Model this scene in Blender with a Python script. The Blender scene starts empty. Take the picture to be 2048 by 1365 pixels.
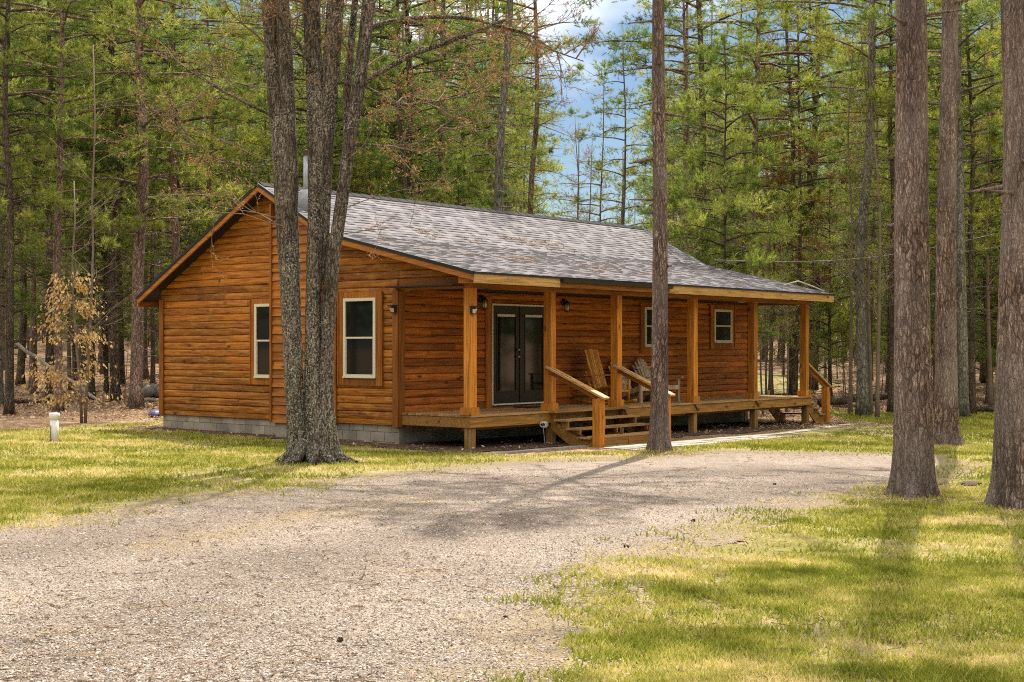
import bpy, math, random
import numpy as np
from mathutils import Vector, Matrix
random.seed(7); RNG = np.random.default_rng(11)
R = math.radians
SC = bpy.context.scene; COL = SC.collection
CAMZ = 1.95; FPX = 2831.07; CXP = 1023.65; HYP = 693.81

# ------------------------------------------------------------------ camera, sky, sun, exposure
cd = bpy.data.cameras.new('camera'); cam = bpy.data.objects.new('camera', cd); COL.objects.link(cam)
cam.location = (0, 0, CAMZ); cam.rotation_euler = (R(90), 0, 0)
cd.sensor_width = 36.0; cd.lens = FPX / 2048 * 36.0
cd.shift_y = (HYP - 682.5) / 2048; cd.clip_start = 0.1; cd.clip_end = 3000
SC.camera = cam
SUN_AZ = (0.30, 0.954); SUN_EL = 60.0
sdir = Vector((SUN_AZ[0] * math.cos(R(SUN_EL)), SUN_AZ[1] * math.cos(R(SUN_EL)), math.sin(R(SUN_EL)))).normalized()
W = bpy.data.worlds.new('World'); SC.world = W; W.use_nodes = True
wn = W.node_tree; wn.nodes.clear()
wo = wn.nodes.new('ShaderNodeOutputWorld'); bg = wn.nodes.new('ShaderNodeBackground')
sky = wn.nodes.new('ShaderNodeTexSky'); sky.sky_type = 'NISHITA'; sky.sun_disc = False
sky.sun_elevation = R(SUN_EL); sky.sun_rotation = math.atan2(SUN_AZ[0], SUN_AZ[1])
sky.air_density = 1.0; sky.dust_density = 0.6; sky.ozone_density = 1.5
bg.inputs['Strength'].default_value = 0.15
# blue low down, broken cloud above; unseen bright cover overhead added for ambient light
def wnode(t, **kw):
    nd = wn.nodes.new('ShaderNode' + t)
    for k, v in kw.items(): setattr(nd, k, v)
    return nd
wtc = wnode('TexCoord'); wmp = wnode('Mapping'); wnz = wnode('TexNoise'); wsp = wnode('SeparateXYZ')
wmp.inputs['Scale'].default_value = (2.2, 2.2, 4.5); wnz.inputs['Scale'].default_value = 1.9; wnz.inputs['Detail'].default_value = 6
wmp.inputs['Location'].default_value = (0.3, 0.1, 0.0)
wadd = wnode('Math', operation='MULTIPLY_ADD'); wadd.inputs[1].default_value = 1.15; wadd.inputs[2].default_value = -0.19
wsum = wnode('Math', operation='ADD')
wrp = wnode('ValToRGB'); wrp.color_ramp.elements[0].position = 0.56; wrp.color_ramp.elements[1].position = 0.86
wlow = wnode('Mix', data_type='RGBA', blend_type='MULTIPLY'); wlow.inputs['Factor'].default_value = 1.0; wlow.inputs['B'].default_value = (.275, .305, .33, 1)
wmx = wnode('Mix', data_type='RGBA'); wmx.inputs['B'].default_value = (7.4, 7.2, 6.9, 1)
wn.links.new(wtc.outputs['Generated'], wmp.inputs['Vector']); wn.links.new(wmp.outputs['Vector'], wnz.inputs['Vector'])
wn.links.new(wtc.outputs['Generated'], wsp.inputs[0]); wn.links.new(wsp.outputs['Z'], wadd.inputs[0])
wn.links.new(wnz.outputs['Fac'], wsum.inputs[0]); wn.links.new(wadd.outputs[0], wsum.inputs[1])
wn.links.new(wsum.outputs[0], wrp.inputs['Fac']); wn.links.new(wrp.outputs['Color'], wmx.inputs['Factor'])
wn.links.new(sky.outputs['Color'], wlow.inputs['A']); wn.links.new(wlow.outputs['Result'], wmx.inputs['A']); wn.links.new(wmx.outputs['Result'], bg.inputs['Color'])
wn.links.new(bg.outputs['Background'], wo.inputs['Surface'])
sl = bpy.data.lights.new('sun', 'SUN'); sl.energy = 4.4; sl.angle = R(0.5); sl.color = (1.0, 0.94, 0.84)
so = bpy.data.objects.new('sun', sl); COL.objects.link(so); so.rotation_euler = sdir.to_track_quat('Z', 'Y').to_euler(); so.location = (0, 0, 60)
SC.view_settings.view_transform = 'Standard'; SC.view_settings.look = 'None'; SC.view_settings.gamma = 1
SC.view_settings.exposure = 1.06
SC.cycles.max_bounces = 6; SC.cycles.diffuse_bounces = 4; SC.cycles.transmission_bounces = 3; SC.cycles.glossy_bounces = 3
SC.cycles.filter_width = 1.1; SC.cycles.use_denoising = False
SC.cycles.caustics_reflective = False; SC.cycles.caustics_refractive = False

# ------------------------------------------------------------------ helpers
def hash2(ix, iy, s):
    h = (ix.astype(np.int64) * 374761393 + iy.astype(np.int64) * 668265263 + s * 974711) & 0xffffffff
    h = ((h ^ (h >> 13)) * 1274126177) & 0xffffffff
    return ((h ^ (h >> 16)) & 0xffff) / 65535.0
def vnoise(x, y, s=0):
    x = np.asarray(x, float); y = np.asarray(y, float)
    ix = np.floor(x); iy = np.floor(y); fx = x - ix; fy = y - iy
    fx = fx * fx * (3 - 2 * fx); fy = fy * fy * (3 - 2 * fy)
    a = hash2(ix, iy, s); b = hash2(ix + 1, iy, s); c = hash2(ix, iy + 1, s); d = hash2(ix + 1, iy + 1, s)
    return (a * (1 - fx) + b * fx) * (1 - fy) + (c * (1 - fx) + d * fx) * fy
def fbm(x, y, s=0, o=3):
    t = 0; a = .5; n = 0
    for k in range(o):
        t = t + a * vnoise(np.asarray(x) * 2 ** k, np.asarray(y) * 2 ** k, s + k * 17); n += a; a *= .5
    return t / n
def gz(x, y):
    x = np.asarray(x, float); y = np.asarray(y, float)
    base = -0.012 * np.clip(x, -24, 24)
    rate = np.where(x < 0, .040, .022)
    rise = rate * np.clip(y - 47, 0, 70)
    rise = rise + .075 * np.clip(y - 105, 0, 130)
    bump = np.clip((y - 46) / 6, 0, 1) * (fbm(x * .25, y * .25, 5) - .5) * .5
    return base + rise + bump
def G(px, py):
    """ground point seen at a picture position; y ahead, x right"""
    t = (HYP - py) / FPX; k = (px - CXP) / FPX
    Y = CAMZ / -t
    for _ in range(40):
        z = float(gz(k * Y, Y)); Yn = (z - CAMZ) / t
        Y = .5 * Y + .5 * min(Yn, 90)
    return (k * Y, Y, float(gz(k * Y, Y)))
def tag(o, label=None, cat=None, group=None, kind=None):
    if label: o['label'] = label
    if cat: o['category'] = cat
    if group: o['group'] = group
    if kind: o['kind'] = kind
    return o
def empty(name, loc=(0, 0, 0), rz=0, sc=1.0):
    o = bpy.data.objects.new(name, None); COL.objects.link(o); o.location = loc; o.rotation_euler = (0, 0, rz); o.scale = (sc, sc, sc)
    o.empty_display_size = .2
    return o
def link(name, me, parent=None, loc=None, rz=None):
    o = bpy.data.objects.new(name, me); COL.objects.link(o)
    if parent: o.parent = parent
    if loc is not None: o.location = loc
    if rz is not None: o.rotation_euler = (0, 0, rz)
    return o
def copy_tree(o, parent=None):
    c = o.copy(); COL.objects.link(c)
    if parent: c.parent = parent
    for ch in [k for k in o.children]:
        copy_tree(ch, c)
    return c
class MB:
    """collects vertices, tris and quads with a per-face tone, then links ONE mesh object"""
    def __init__(s): s.v = []; s.t = []; s.q = []; s.tt = []; s.qt = []; s.n = 0
    def add(s, v, quads=None, tris=None, tone=.5):
        v = np.asarray(v, np.float32).reshape(-1, 3)
        if quads is not None and len(quads):
            q = np.asarray(quads, np.int32).reshape(-1, 4) + s.n; s.q.append(q)
            s.qt.append(np.broadcast_to(np.asarray(tone, np.float32), (len(q),)))
        if tris is not None and len(tris):
            t = np.asarray(tris, np.int32).reshape(-1, 3) + s.n; s.t.append(t)
            s.tt.append(np.broadcast_to(np.asarray(tone, np.float32), (len(t),)))
        s.v.append(v); s.n += len(v)
    def box(s, x0, x1, y0, y1, z0, z1, tone=None, M=None):
        if tone is None: tone = random.random()
        v = np.array([(x, y, z) for x in (x0, x1) for y in (y0, y1) for z in (z0, z1)], float)
        if M is not None: v = np.array([M @ Vector(p) for p in v])
        s.add(v, [(0, 1, 3, 2), (4, 6, 7, 5), (0, 4, 5, 1), (2, 3, 7, 6), (0, 2, 6, 4), (1, 5, 7, 3)], tone=tone)
    def bar(s, a, b, w, h, tone=None, up=(0, 0, 1)):
        """square bar from a to b: w across, h along 'up'"""
        a = Vector(a); b = Vector(b); d = (b - a).normalized(); side = d.cross(Vector(up)).normalized(); u2 = side.cross(d)
        if tone is None: tone = random.random()
        v = [p + side * (i * w / 2) + u2 * (j * h / 2) for p in (a, b) for i in (-1, 1) for j in (-1, 1)]
        s.add([tuple(p) for p in v], [(0, 1, 3, 2), (4, 6, 7, 5), (0, 4, 5, 1), (2, 3, 7, 6), (0, 2, 6, 4), (1, 5, 7, 3)], tone=tone)
    def tube(s, pts, rad, n=8, tone=.5, cap=True, wob=0, seed=0, ribs=None):
        pts = np.asarray(pts, float); rad = np.broadcast_to(np.asarray(rad, float), (len(pts),))
        d = np.gradient(pts, axis=0); d /= np.linalg.norm(d, axis=1)[:, None] + 1e-9
        ref = np.array([1., 0, 0]) if abs(d[0][0]) < .8 else np.array([0, 1., 0])
        X = ref - d * (d @ ref)[:, None]; X /= np.linalg.norm(X, axis=1)[:, None] + 1e-9
        Y = np.cross(d, X)
        a = np.arange(n) / n * 2 * np.pi
        rr = rad[:, None] * np.ones((1, n))
        if wob:
            zz = np.arange(len(pts))[:, None] * .5 + 0 * a[None]
            rr = rr * (1 + wob * (fbm(np.cos(a)[None] * 1.7 + 9 + seed * 3.1 + 0 * zz, zz + np.sin(a)[None] * 1.7, seed, 2) * 2 - 1))
        if ribs is not None: rr = rr * ribs(np.arange(len(pts)) / (len(pts) - 1), a)
        v = pts[:, None] + rr[..., None] * (np.cos(a)[None, :, None] * X[:, None] + np.sin(a)[None, :, None] * Y[:, None])
        m = len(pts); i = np.arange(m - 1)[:, None] * n; j = np.arange(n)[None]; j2 = (j + 1) % n
        q = np.stack([i + j, i + j2, i + n + j2, i + n + j], -1).reshape(-1, 4)
        v = v.reshape(-1, 3); tr = []
        if cap:
            v = np.vstack([v, pts[0], pts[-1]]); c0 = m * n; c1 = c0 + 1
            tr = [(c0, (k + 1) % n, k) for k in range(n)] + [(c1, (m - 1) * n + k, (m - 1) * n + (k + 1) % n) for k in range(n)]
        s.add(v, q, tr, tone)
    def mesh(s, name, mat, smooth=False):
        me = bpy.data.meshes.new(name)
        v = np.vstack(s.v) if s.v else np.zeros((0, 3), np.float32)
        q = np.vstack(s.q) if s.q else np.zeros((0, 4), np.int32); t = np.vstack(s.t) if s.t else np.zeros((0, 3), np.int32)
        me.vertices.add(len(v)); me.vertices.foreach_set('co', v.astype(np.float32).ravel())
        nl = q.size + t.size; me.loops.add(nl); me.loops.foreach_set('vertex_index', np.concatenate([q.ravel(), t.ravel()]).astype(np.int32))
        npoly = len(q) + len(t); me.polygons.add(npoly)
        st = np.concatenate([np.arange(len(q)) * 4, q.size + np.arange(len(t)) * 3]).astype(np.int32)
        me.polygons.foreach_set('loop_start', st)
        tones = np.concatenate([x for x in s.qt + s.tt] or [np.zeros(0)]).astype(np.float32)
        at = me.attributes.new('tone', 'FLOAT', 'FACE'); at.data.foreach_set('value', tones)
        me.polygons.foreach_set('use_smooth', np.full(npoly, bool(smooth)))
        me.update(calc_edges=True); me.validate()
        if mat: me.materials.append(mat)
        return me
    def build(s, name, mat, parent=None, smooth=False, loc=None, rz=None):
        return link(name, s.mesh(name, mat, smooth), parent, loc, rz)

# ------------------------------------------------------------------ materials
class NT:
    def __init__(s, name):
        s.m = bpy.data.materials.new(name); s.m.use_nodes = True; s.t = s.m.node_tree; s.t.nodes.clear()
        s.out = s.t.nodes.new('ShaderNodeOutputMaterial')
    def n(s, typ, **kw):
        nd = s.t.nodes.new('ShaderNode' + typ)
        for k, v in kw.items():
            if hasattr(nd, k) and k not in ('inputs',): setattr(nd, k, v)
            else: nd.inputs[k.replace('_', ' ')].default_value = v
        return nd
    def l(s, a, b): s.t.links.new(a, b)
    def coord(s, sc=(1, 1, 1), kind='Object', off=None):
        tc = s.n('TexCoord'); mp = s.n('Mapping'); mp.inputs['Scale'].default_value = sc; s.l(tc.outputs[kind], mp.inputs['Vector'])
        if off is not None:
            cb = s.n('CombineXYZ'); 
            for k in 'XYZ': s.l(off, cb.inputs[k])
            s.l(cb.outputs[0], mp.inputs['Location'])
        return mp.outputs['Vector']
    def noise(s, vec, scale, detail=4, rough=.55, dist=0):
        nd = s.n('TexNoise'); nd.inputs['Scale'].default_value = scale; nd.inputs['Detail'].default_value = detail
        nd.inputs['Roughness'].default_value = rough; nd.inputs['Distortion'].default_value = dist
        s.l(vec, nd.inputs['Vector']); return nd.outputs['Fac']
    def voro(s, vec, scale, feat='F1', rnd=1):
        nd = s.n('TexVoronoi', feature=feat); nd.inputs['Scale'].default_value = scale; nd.inputs['Randomness'].default_value = rnd
        s.l(vec, nd.inputs['Vector']); return nd
    def ramp(s, fac, stops, interp='LINEAR'):
        nd = s.n('ValToRGB'); cr = nd.color_ramp; cr.interpolation = interp
        while len(cr.elements) < len(stops): cr.elements.new(.5)
        for e, (p, c) in zip(cr.elements, stops):
            e.position = p; e.color = (*c, 1) if isinstance(c, (tuple, list)) else (c, c, c, 1)
        s.l(fac, nd.inputs['Fac']); return nd.outputs['Color']
    def math(s, op, a, b=None, clamp=False):
        nd = s.n('Math', operation=op); nd.use_clamp = clamp
        for i, x in enumerate((a, b)):
            if x is None: continue
            if isinstance(x, (int, float)): nd.inputs[i].default_value = x
            else: s.l(x, nd.inputs[i])
        return nd.outputs[0]
    def mix(s, fac, a, b, mode='MIX'):
        nd = s.n('Mix', data_type='RGBA', blend_type=mode)
        for nm, x in (('Factor', fac), ('A', a), ('B', b)):
            if isinstance(x, (int, float)): nd.inputs[nm].default_value = x if nm == 'Factor' else (x, x, x, 1)
            elif isinstance(x, (tuple, list)): nd.inputs[nm].default_value = (*x, 1)
            else: s.l(x, nd.inputs[nm])
        return nd.outputs['Result']
    def attr(s, name='tone'):
        nd = s.n('Attribute', attribute_name=name); return nd.outputs['Fac']
    def rnd(s): return s.n('ObjectInfo').outputs['Random']
    def bump(s, h, strength=.5, dist=.01):
        nd = s.n('Bump'); nd.inputs['Strength'].default_value = strength; nd.inputs['Distance'].default_value = dist
        s.l(h, nd.inputs['Height']); return nd.outputs['Normal']
    def pbsdf(s, col, rough=.7, normal=None, spec=.3, metal=0):
        nd = s.n('BsdfPrincipled')
        for nm, x in (('Base Color', col), ('Roughness', rough)):
            if isinstance(x, (tuple, list)): nd.inputs[nm].default_value = (*x, 1)
            elif isinstance(x, (int, float)): nd.inputs[nm].default_value = x
            else: s.l(x, nd.inputs[nm])
        nd.inputs['Specular IOR Level'].default_value = spec; nd.inputs['Metallic'].default_value = metal
        if normal is not None: s.l(normal, nd.inputs['Normal'])
        s.l(nd.outputs[0], s.out.inputs['Surface']); return nd
    def leaf(s, col, trans=.4, tcol=None):
        d = s.n('BsdfDiffuse'); t = s.n('BsdfTranslucent'); mx = s.n('MixShader'); mx.inputs[0].default_value = trans
        s.l(col, d.inputs['Color']); s.l(tcol if tcol is not None else col, t.inputs['Color'])
        s.l(d.outputs[0], mx.inputs[1]); s.l(t.outputs[0], mx.inputs[2]); s.l(mx.outputs[0], s.out.inputs['Surface'])

def m_wood(name, dark, mid, light, axis='X', worn=None, wornamt=0, rough=.6, knots=True, spec=.3, grain=1.0):
    N = NT(name); tone = N.attr(); off = N.math('MULTIPLY', tone, 37.0)
    lo = .35; sc = {'X': (lo, 6, 6), 'Y': (6, lo, 6), 'Z': (6, 6, lo)}[axis]
    v = N.coord(sc, off=off)
    g = N.noise(v, 4.0 * grain, 6, .62, .6)
    g2 = N.noise(v, 16.0 * grain, 3, .6)
    base = N.ramp(g, [(.30, dark), (.50, mid), (.72, light)])
    st = N.noise(N.coord(tuple(.5 if a < 1 else 26 for a in sc), off=off), 3.0, 3, .6)
    base = N.mix(.35, base, N.ramp(g2, [(.3, .3), (.7, 1.1)]), 'MULTIPLY')
    base = N.mix(.75, base, N.ramp(st, [(.30, .48), (.48, .95), (.7, 1.22)]), 'MULTIPLY')
    tm = N.ramp(tone, [(0, .62), (1, 1.22)])
    base = N.mix(1.0, base, tm, 'MULTIPLY')
    big = N.noise(N.coord((1, 1, 1)), .9, 3)
    base = N.mix(.5, base, N.ramp(big, [(.3, .7), (.7, 1.15)]), 'MULTIPLY')
    if worn:
        w = N.noise(N.coord(tuple(1.2 if a < 1 else 5 for a in sc), off=off), 2.2, 7, .72, .4)
        base = N.mix(N.math('MULTIPLY', N.ramp(w, [(.50, 0.0), (.66, 1.0)]), wornamt), base, worn)
    h = g
    if knots:
        kv = N.voro(N.coord({'X': (2.2, 5.6, 5.6), 'Y': (5.6, 2.2, 5.6), 'Z': (5.6, 5.6, 2.2)}[axis], off=off), 1.0)
        sel = N.ramp(kv.outputs['Color'], [(.60, 0.0), (.64, 1.0)])
        kk = N.math('MULTIPLY', N.ramp(kv.outputs['Distance'], [(.10, 1.0), (.23, 0.0)]), sel)
        base = N.mix(N.math('MULTIPLY', kk, .85), base, (dark[0] * .22, dark[1] * .2, dark[2] * .3))
    N.pbsdf(base, rough, N.bump(N.math('ADD', g, N.math('MULTIPLY', g2, .5)), .5, .006), spec)
    return N.m
def m_plain(name, col, rough=.6, metal=0, var=.25, scale=20, spec=.4, bump=.15):
    N = NT(name); v = N.coord(); f = N.noise(v, scale, 5)
    c = N.mix(1.0, col, N.ramp(f, [(.25, 1 - var), (.75, 1 + var)]), 'MULTIPLY')
    N.pbsdf(c, rough, N.bump(f, bump, .004), spec, metal); return N.m
def m_bark(name, dark, mid, light, sx=9, sz=1.6, lichen=None, lich=0, strength=1.0, grey=None, lsc=60):
    N = NT(name); rnd = N.rnd(); off = N.math('MULTIPLY', rnd, 20)
    v0 = N.coord((1, 1, 1), off=off)
    def warp(amt, sc):
        wob = N.n('TexNoise'); wob.inputs['Scale'].default_value = sc; wob.inputs['Detail'].default_value = 4; N.l(v0, wob.inputs['Vector'])
        mxv = N.n('Mix', data_type='VECTOR'); mxv.inputs['Factor'].default_value = amt
        N.l(v0, mxv.inputs['A']); N.l(wob.outputs['Color'], mxv.inputs['B']); return mxv.outputs['Result']
    w0 = warp(.10, 5.0)
    def mapped(v, kx, kz):
        mp = N.n('Mapping'); mp.inputs['Scale'].default_value = (sx * kx, sx * kx, sz * kz); N.l(v, mp.inputs['Vector']); return mp.outputs[0]
    ve = N.voro(mapped(w0, 1, 1), 1.7, 'DISTANCE_TO_EDGE'); vc = N.voro(mapped(w0, 1, 1), 1.7)
    v2 = N.voro(mapped(w0, 2.3, 2.1), 1.9); e2 = N.voro(mapped(w0, 2.3, 2.1), 1.9, 'DISTANCE_TO_EDGE')
    fine = N.noise(mapped(v0, 4, 3.2), 1.5, 6, .72)
    pl = N.mix(.55, vc.outputs['Color'], v2.outputs['Color'])
    plate = N.ramp(pl, [(.2, dark), (.5, mid), (.8, light)])
    plate = N.mix(.8, plate, N.ramp(fine, [(.28, .35), (.5, .95), (.74, 1.65)]), 'MULTIPLY')
    crev = N.math('MULTIPLY', N.ramp(ve.outputs['Distance'], [(.0, .15), (.13, 1.0)]), N.ramp(e2.outputs['Distance'], [(.0, .5), (.10, 1.0)]))
    col = N.mix(crev, tuple(c * .30 for c in dark), plate)
    if grey:
        big = N.noise(v0, .9, 4); col = N.mix(N.ramp(big, [(.4, 0.0), (.62, .7)]), col, N.mix(1.0, grey, N.ramp(fine, [(.25, .3), (.75, 1.5)]), 'MULTIPLY'))
    big2 = N.noise(mapped(v0, .28, .16), 1.0, 4, .6); col = N.mix(.8, col, N.ramp(big2, [(.32, .42), (.55, 1.0), (.7, 1.3)]), 'MULTIPLY')
    if lichen:
        lm = N.noise(v0, lsc, 5, .75); lb = N.noise(v0, 1.9, 3)
        f = N.math('MULTIPLY', N.ramp(lm, [(.53, 0.0), (.575, 1.0)]), N.ramp(lb, [(.40, lich * .12), (.58, lich)]))
        col = N.mix(f, col, lichen)
    hh = N.math('ADD', N.math('MULTIPLY', crev, .8), N.math('MULTIPLY', fine, .8))
    N.pbsdf(col, .9, N.bump(hh, strength, .03), .1); return N.m
def m_needles(name, a, b, c, trans=.45):
    N = NT(name); t = N.attr(); r = N.rnd()
    col = N.ramp(t, [(.0, a), (.5, b), (1.0, c)])
    col = N.mix(1.0, col, N.ramp(r, [(0, (.66, .78, .95)), (.5, (1, 1, 1)), (1, (1.25, 1.15, .9))]), 'MULTIPLY')
    N.leaf(col, trans); return N.m

M = {}
M['logs'] = m_wood('gable_log_wood', (.12, .030, .002), (.38, .118, .007), (.56, .21, .018), 'Y', worn=(.42, .22, .045), wornamt=.55)
M['logs_front'] = m_wood('porch_log_wood', (.17, .040, .004), (.43, .118, .010), (.58, .20, .022), 'X')
M['lap'] = m_wood('lap_board_wood', (.16, .045, .004), (.40, .13, .010), (.52, .20, .022), 'Y')
M['trim'] = m_wood('trim_wood', (.19, .052, .005), (.38, .118, .009), (.48, .175, .018), 'Z', knots=False)
M['trim_y'] = m_wood('trim_board_wood', (.19, .052, .005), (.38, .118, .009), (.48, .175, .018), 'Y', knots=False)
M['post'] = m_wood('porch_post_wood', (.28, .085, .007), (.54, .19, .016), (.66, .28, .036), 'Z')
M['beam'] = m_wood('beam_wood', (.18, .055, .006), (.33, .108, .012), (.43, .16, .022), 'X')
M['fascia'] = m_wood('pale_fascia_wood', (.30, .14, .03), (.50, .27, .07), (.62, .38, .12), 'X', worn=(.46, .33, .16), wornamt=.5)
M['rake'] = m_wood('rake_wood', (.24, .075, .008), (.42, .15, .016), (.52, .21, .03), 'Y')
M['deck'] = m_wood('deck_wood', (.20, .10, .035), (.38, .21, .075), (.48, .29, .12), 'X', worn=(.42, .30, .17), wornamt=.4)
M['deck_rim'] = m_wood('deck_rim_wood', (.20, .085, .016), (.36, .17, .034), (.46, .25, .06), 'X')
M['support'] = m_wood('support_wood', (.20, .095, .02), (.36, .19, .05), (.46, .28, .09), 'Z')
M['rail'] = m_wood('handrail_wood', (.34, .15, .04), (.54, .30, .10), (.64, .42, .18), 'Y', worn=(.54, .42, .25), wornamt=.5)
M['chair'] = m_wood('amber_chair_wood', (.30, .10, .012), (.56, .23, .028), (.68, .33, .055), 'Z', knots=False)
M['chair_grey'] = m_wood('weathered_chair_wood', (.30, .18, .09), (.52, .36, .21), (.64, .48, .31), 'Z', knots=False)
M['white'] = m_plain('cream_vinyl', (.62, .56, .42), .5, var=.06)
M['door'] = m_plain('dark_door_paint', (.018, .012, .010), .35, var=.2)
M['black'] = m_plain('black_metal', (.012, .012, .013), .4, var=.2)
M['metal'] = m_plain('galvanised_metal', (.30, .32, .32), .6, metal=.35, var=.3, scale=8)
M['gutter'] = m_plain('dark_gutter_metal', (.014, .012, .011), .35, var=.2)
M['soffit'] = m_plain('soffit_wood', (.022, .013, .008), .8, var=.35)  # base colour taken near black to deepen the shade under the eaves
M['dripedge'] = m_plain('black_drip_edge', (.010, .010, .010), .7, var=.2)
M['lampglass'] = m_plain('lamp_glass', (.55, .50, .40), .15, var=.1, spec=.6)
M['pvc'] = m_plain('white_pvc', (.68, .63, .55), .45, var=.18, scale=9)
M['pale'] = m_plain('pale_metal', (.62, .58, .50), .5, var=.15)
N_ = NT('window_glass'); v_ = N_.coord(); N_.pbsdf((.005, .006, .005), .04, None, .28); M['glass'] = N_.m
N_ = NT('door_glass'); N_.pbsdf((.006, .006, .005), .05, None, .6); M['door_glass'] = N_.m
# block foundation
N_ = NT('concrete_block'); tone_ = N_.attr(); vv = N_.coord(); f_ = N_.noise(vv, 30, 6, .7); b_ = N_.noise(vv, 1.6, 3)
c_ = N_.mix(1.0, (.35, .295, .225), N_.ramp(tone_, [(0, .78), (1, 1.18)]), 'MULTIPLY')
c_ = N_.mix(.7, c_, N_.ramp(f_, [(.25, .6), (.75, 1.25)]), 'MULTIPLY'); c_ = N_.mix(.7, c_, N_.ramp(b_, [(.35, .55), (.62, 1.12)]), 'MULTIPLY')
N_.pbsdf(c_, .92, N_.bump(f_, .6, .008), .1); M['block'] = N_.m
# shingles
N_ = NT('asphalt_shingle'); tone_ = N_.attr(); vv = N_.coord(); f_ = N_.noise(vv, 70, 4, .8); b_ = N_.noise(vv, .7, 4)
c_ = N_.ramp(tone_, [(0, (.115, .105, .110)), (.5, (.16, .146, .151)), (1, (.215, .197, .20))])
c_ = N_.mix(.8, c_, N_.ramp(f_, [(.3, .55), (.7, 1.4)]), 'MULTIPLY'); c_ = N_.mix(.5, c_, N_.ramp(b_, [(.3, .85), (.7, 1.1)]), 'MULTIPLY')
N_.pbsdf(c_, .95, N_.bump(f_, .5, .004), .15); M['shingle'] = N_.m
# bark kinds
M['bark_pine'] = m_bark('red_pine_bark', (.13, .082, .060), (.31, .205, .155), (.50, .37, .29), 11, 2.6, strength=1.0, grey=(.32, .255, .215))
M['bark_far'] = m_bark('forest_pine_bark', (.20, .13, .095), (.40, .275, .205), (.55, .41, .325), 12, 3.0, strength=.9)
M['bark_dark'] = m_bark('dark_trunk_bark', (.085, .062, .044), (.19, .142, .10), (.31, .235, .17), 12, 3.0, strength=.9)
M['bark_grey'] = m_bark('grey_trunk_bark', (.12, .10, .078), (.24, .205, .155), (.36, .32, .25), 8, 2.5, strength=.7, lichen=(.34, .35, .25), lich=.6)
M['bark_maple'] = m_bark('maple_bark', (.085, .064, .045), (.21, .165, .118), (.33, .27, .20), 12, 2.6, lichen=(.52, .49, .38), lich=.95, lsc=34, strength=1.0)
M['twig'] = m_plain('bare_twig', (.17, .13, .09), .85, var=.3, scale=6, spec=.1)
M['needle'] = m_needles('pine_needles', (.075, .11, .026), (.20, .245, .050), (.42, .43, .095), .5)
M['needle_bright'] = m_needles('young_pine_needles', (.095, .15, .028), (.23, .29, .055), (.44, .47, .105), .5)
M['needle_rust'] = m_needles('rusty_needles', (.12, .05, .02), (.24, .11, .035), (.30, .19, .06), .35)
M['bud_red'] = m_needles('red_buds', (.26, .12, .055), (.40, .20, .09), (.42, .30, .13), .35)
M['bud_green'] = m_needles('spring_buds', (.15, .17, .04), (.26, .29, .06), (.36, .36, .10), .45)
M['leaf_tan'] = m_needles('tan_leaves', (.56, .27, .075), (.78, .44, .14), (.86, .60, .27), .5)
M['litter_leaf'] = m_needles('litter_leaves', (.18, .09, .045), (.40, .25, .14), (.60, .43, .28), .1)
M['grass'] = m_needles('grass_blades', (.14, .165, .022), (.34, .335, .062), (.68, .55, .29), .36)
M['log_dead'] = m_plain('dead_wood', (.30, .25, .19), .9, var=.4, scale=6)

# ------------------------------------------------------------------ ground
def inside(poly, x, y):
    x = np.asarray(x); y = np.asarray(y); r = np.zeros(x.shape, bool); n = len(poly)
    for i in range(n):
        x0, y0 = poly[i]; x1, y1 = poly[(i + 1) % n]
        c = ((y0 > y) != (y1 > y)) & (x < (x1 - x0) * (y - y0) / (y1 - y0 + 1e-12) + x0); r ^= c
    return r
def edge_dist(poly, x, y):
    d = np.full(np.shape(x), 1e9); n = len(poly)
    for i in range(n):
        ax, ay = poly[i]; bx, by = poly[(i + 1) % n]; dx, dy = bx - ax, by - ay
        t = np.clip(((x - ax) * dx + (y - ay) * dy) / (dx * dx + dy * dy + 1e-9), 0, 1)
        d = np.minimum(d, np.hypot(x - ax - t * dx, y - ay - t * dy))
    return d
def gp(*pts): return [G(px, py)[:2] for px, py in pts]
DRIVE = gp((0, 1050), (130, 1032), (250, 1010), (400, 987), (560, 966), (760, 946), (960, 926), (1100, 917), (1250, 912), (1380, 902), (1480, 898), (1560, 903), (1700, 904), (1790, 906), (1900, 914), (1975, 930),
           (1950, 942), (1900, 960), (1800, 985), (1700, 1003), (1560, 1042), (1420, 1103), (1290, 1172), (1200, 1235), (1130, 1300), (1070, 1380)) + [(0.0, 6.5), (-.4, 3.5), (-12, 3.5), (-12, 14.5)]
LAWN_L = gp((330, 842), (190, 850), (60, 858), (-120, 868), (-500, 880)) + [(-26, 20), (-14, 10.0), (-10, 12.0), (-2, 17), (3, 21), (5, 24), (3.2, 26.2), (0, 25.3), (-2.2, 26.2), (-3, 27), (-8.4, 32.3)]
LAWN_R = [(2.9, 26.8), (9.4, 39.5), (9.8, 45.5), (16, 46), (30, 44), (34, 20), (30, 8), (14, 3.5), (-2.5, 3.5), (-1.5, 8), (.5, 11), (1.2, 13), (2.5, 15), (2.5, 20), (2, 24)]
rawx = lambda p, s: [(x + 0, y) for x, y in p]
def rag(poly, step=.35, amp=.22, seed=3):
    out = []
    for i in range(len(poly)):
        a = np.array(poly[i]); b = np.array(poly[(i + 1) % len(poly)]); n = max(1, int(np.linalg.norm(b - a) / step))
        for k in range(n):
            p = a + (b - a) * k / n
            d = (b - a) / (np.linalg.norm(b - a) + 1e-9); nrm = np.array([-d[1], d[0]])
            out.append(tuple(p + nrm * amp * 2 * (fbm(p[0] * 1.3, p[1] * 1.3, seed, 3) - .5)))
    return out
DRIVE_R = rag(DRIVE)
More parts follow.
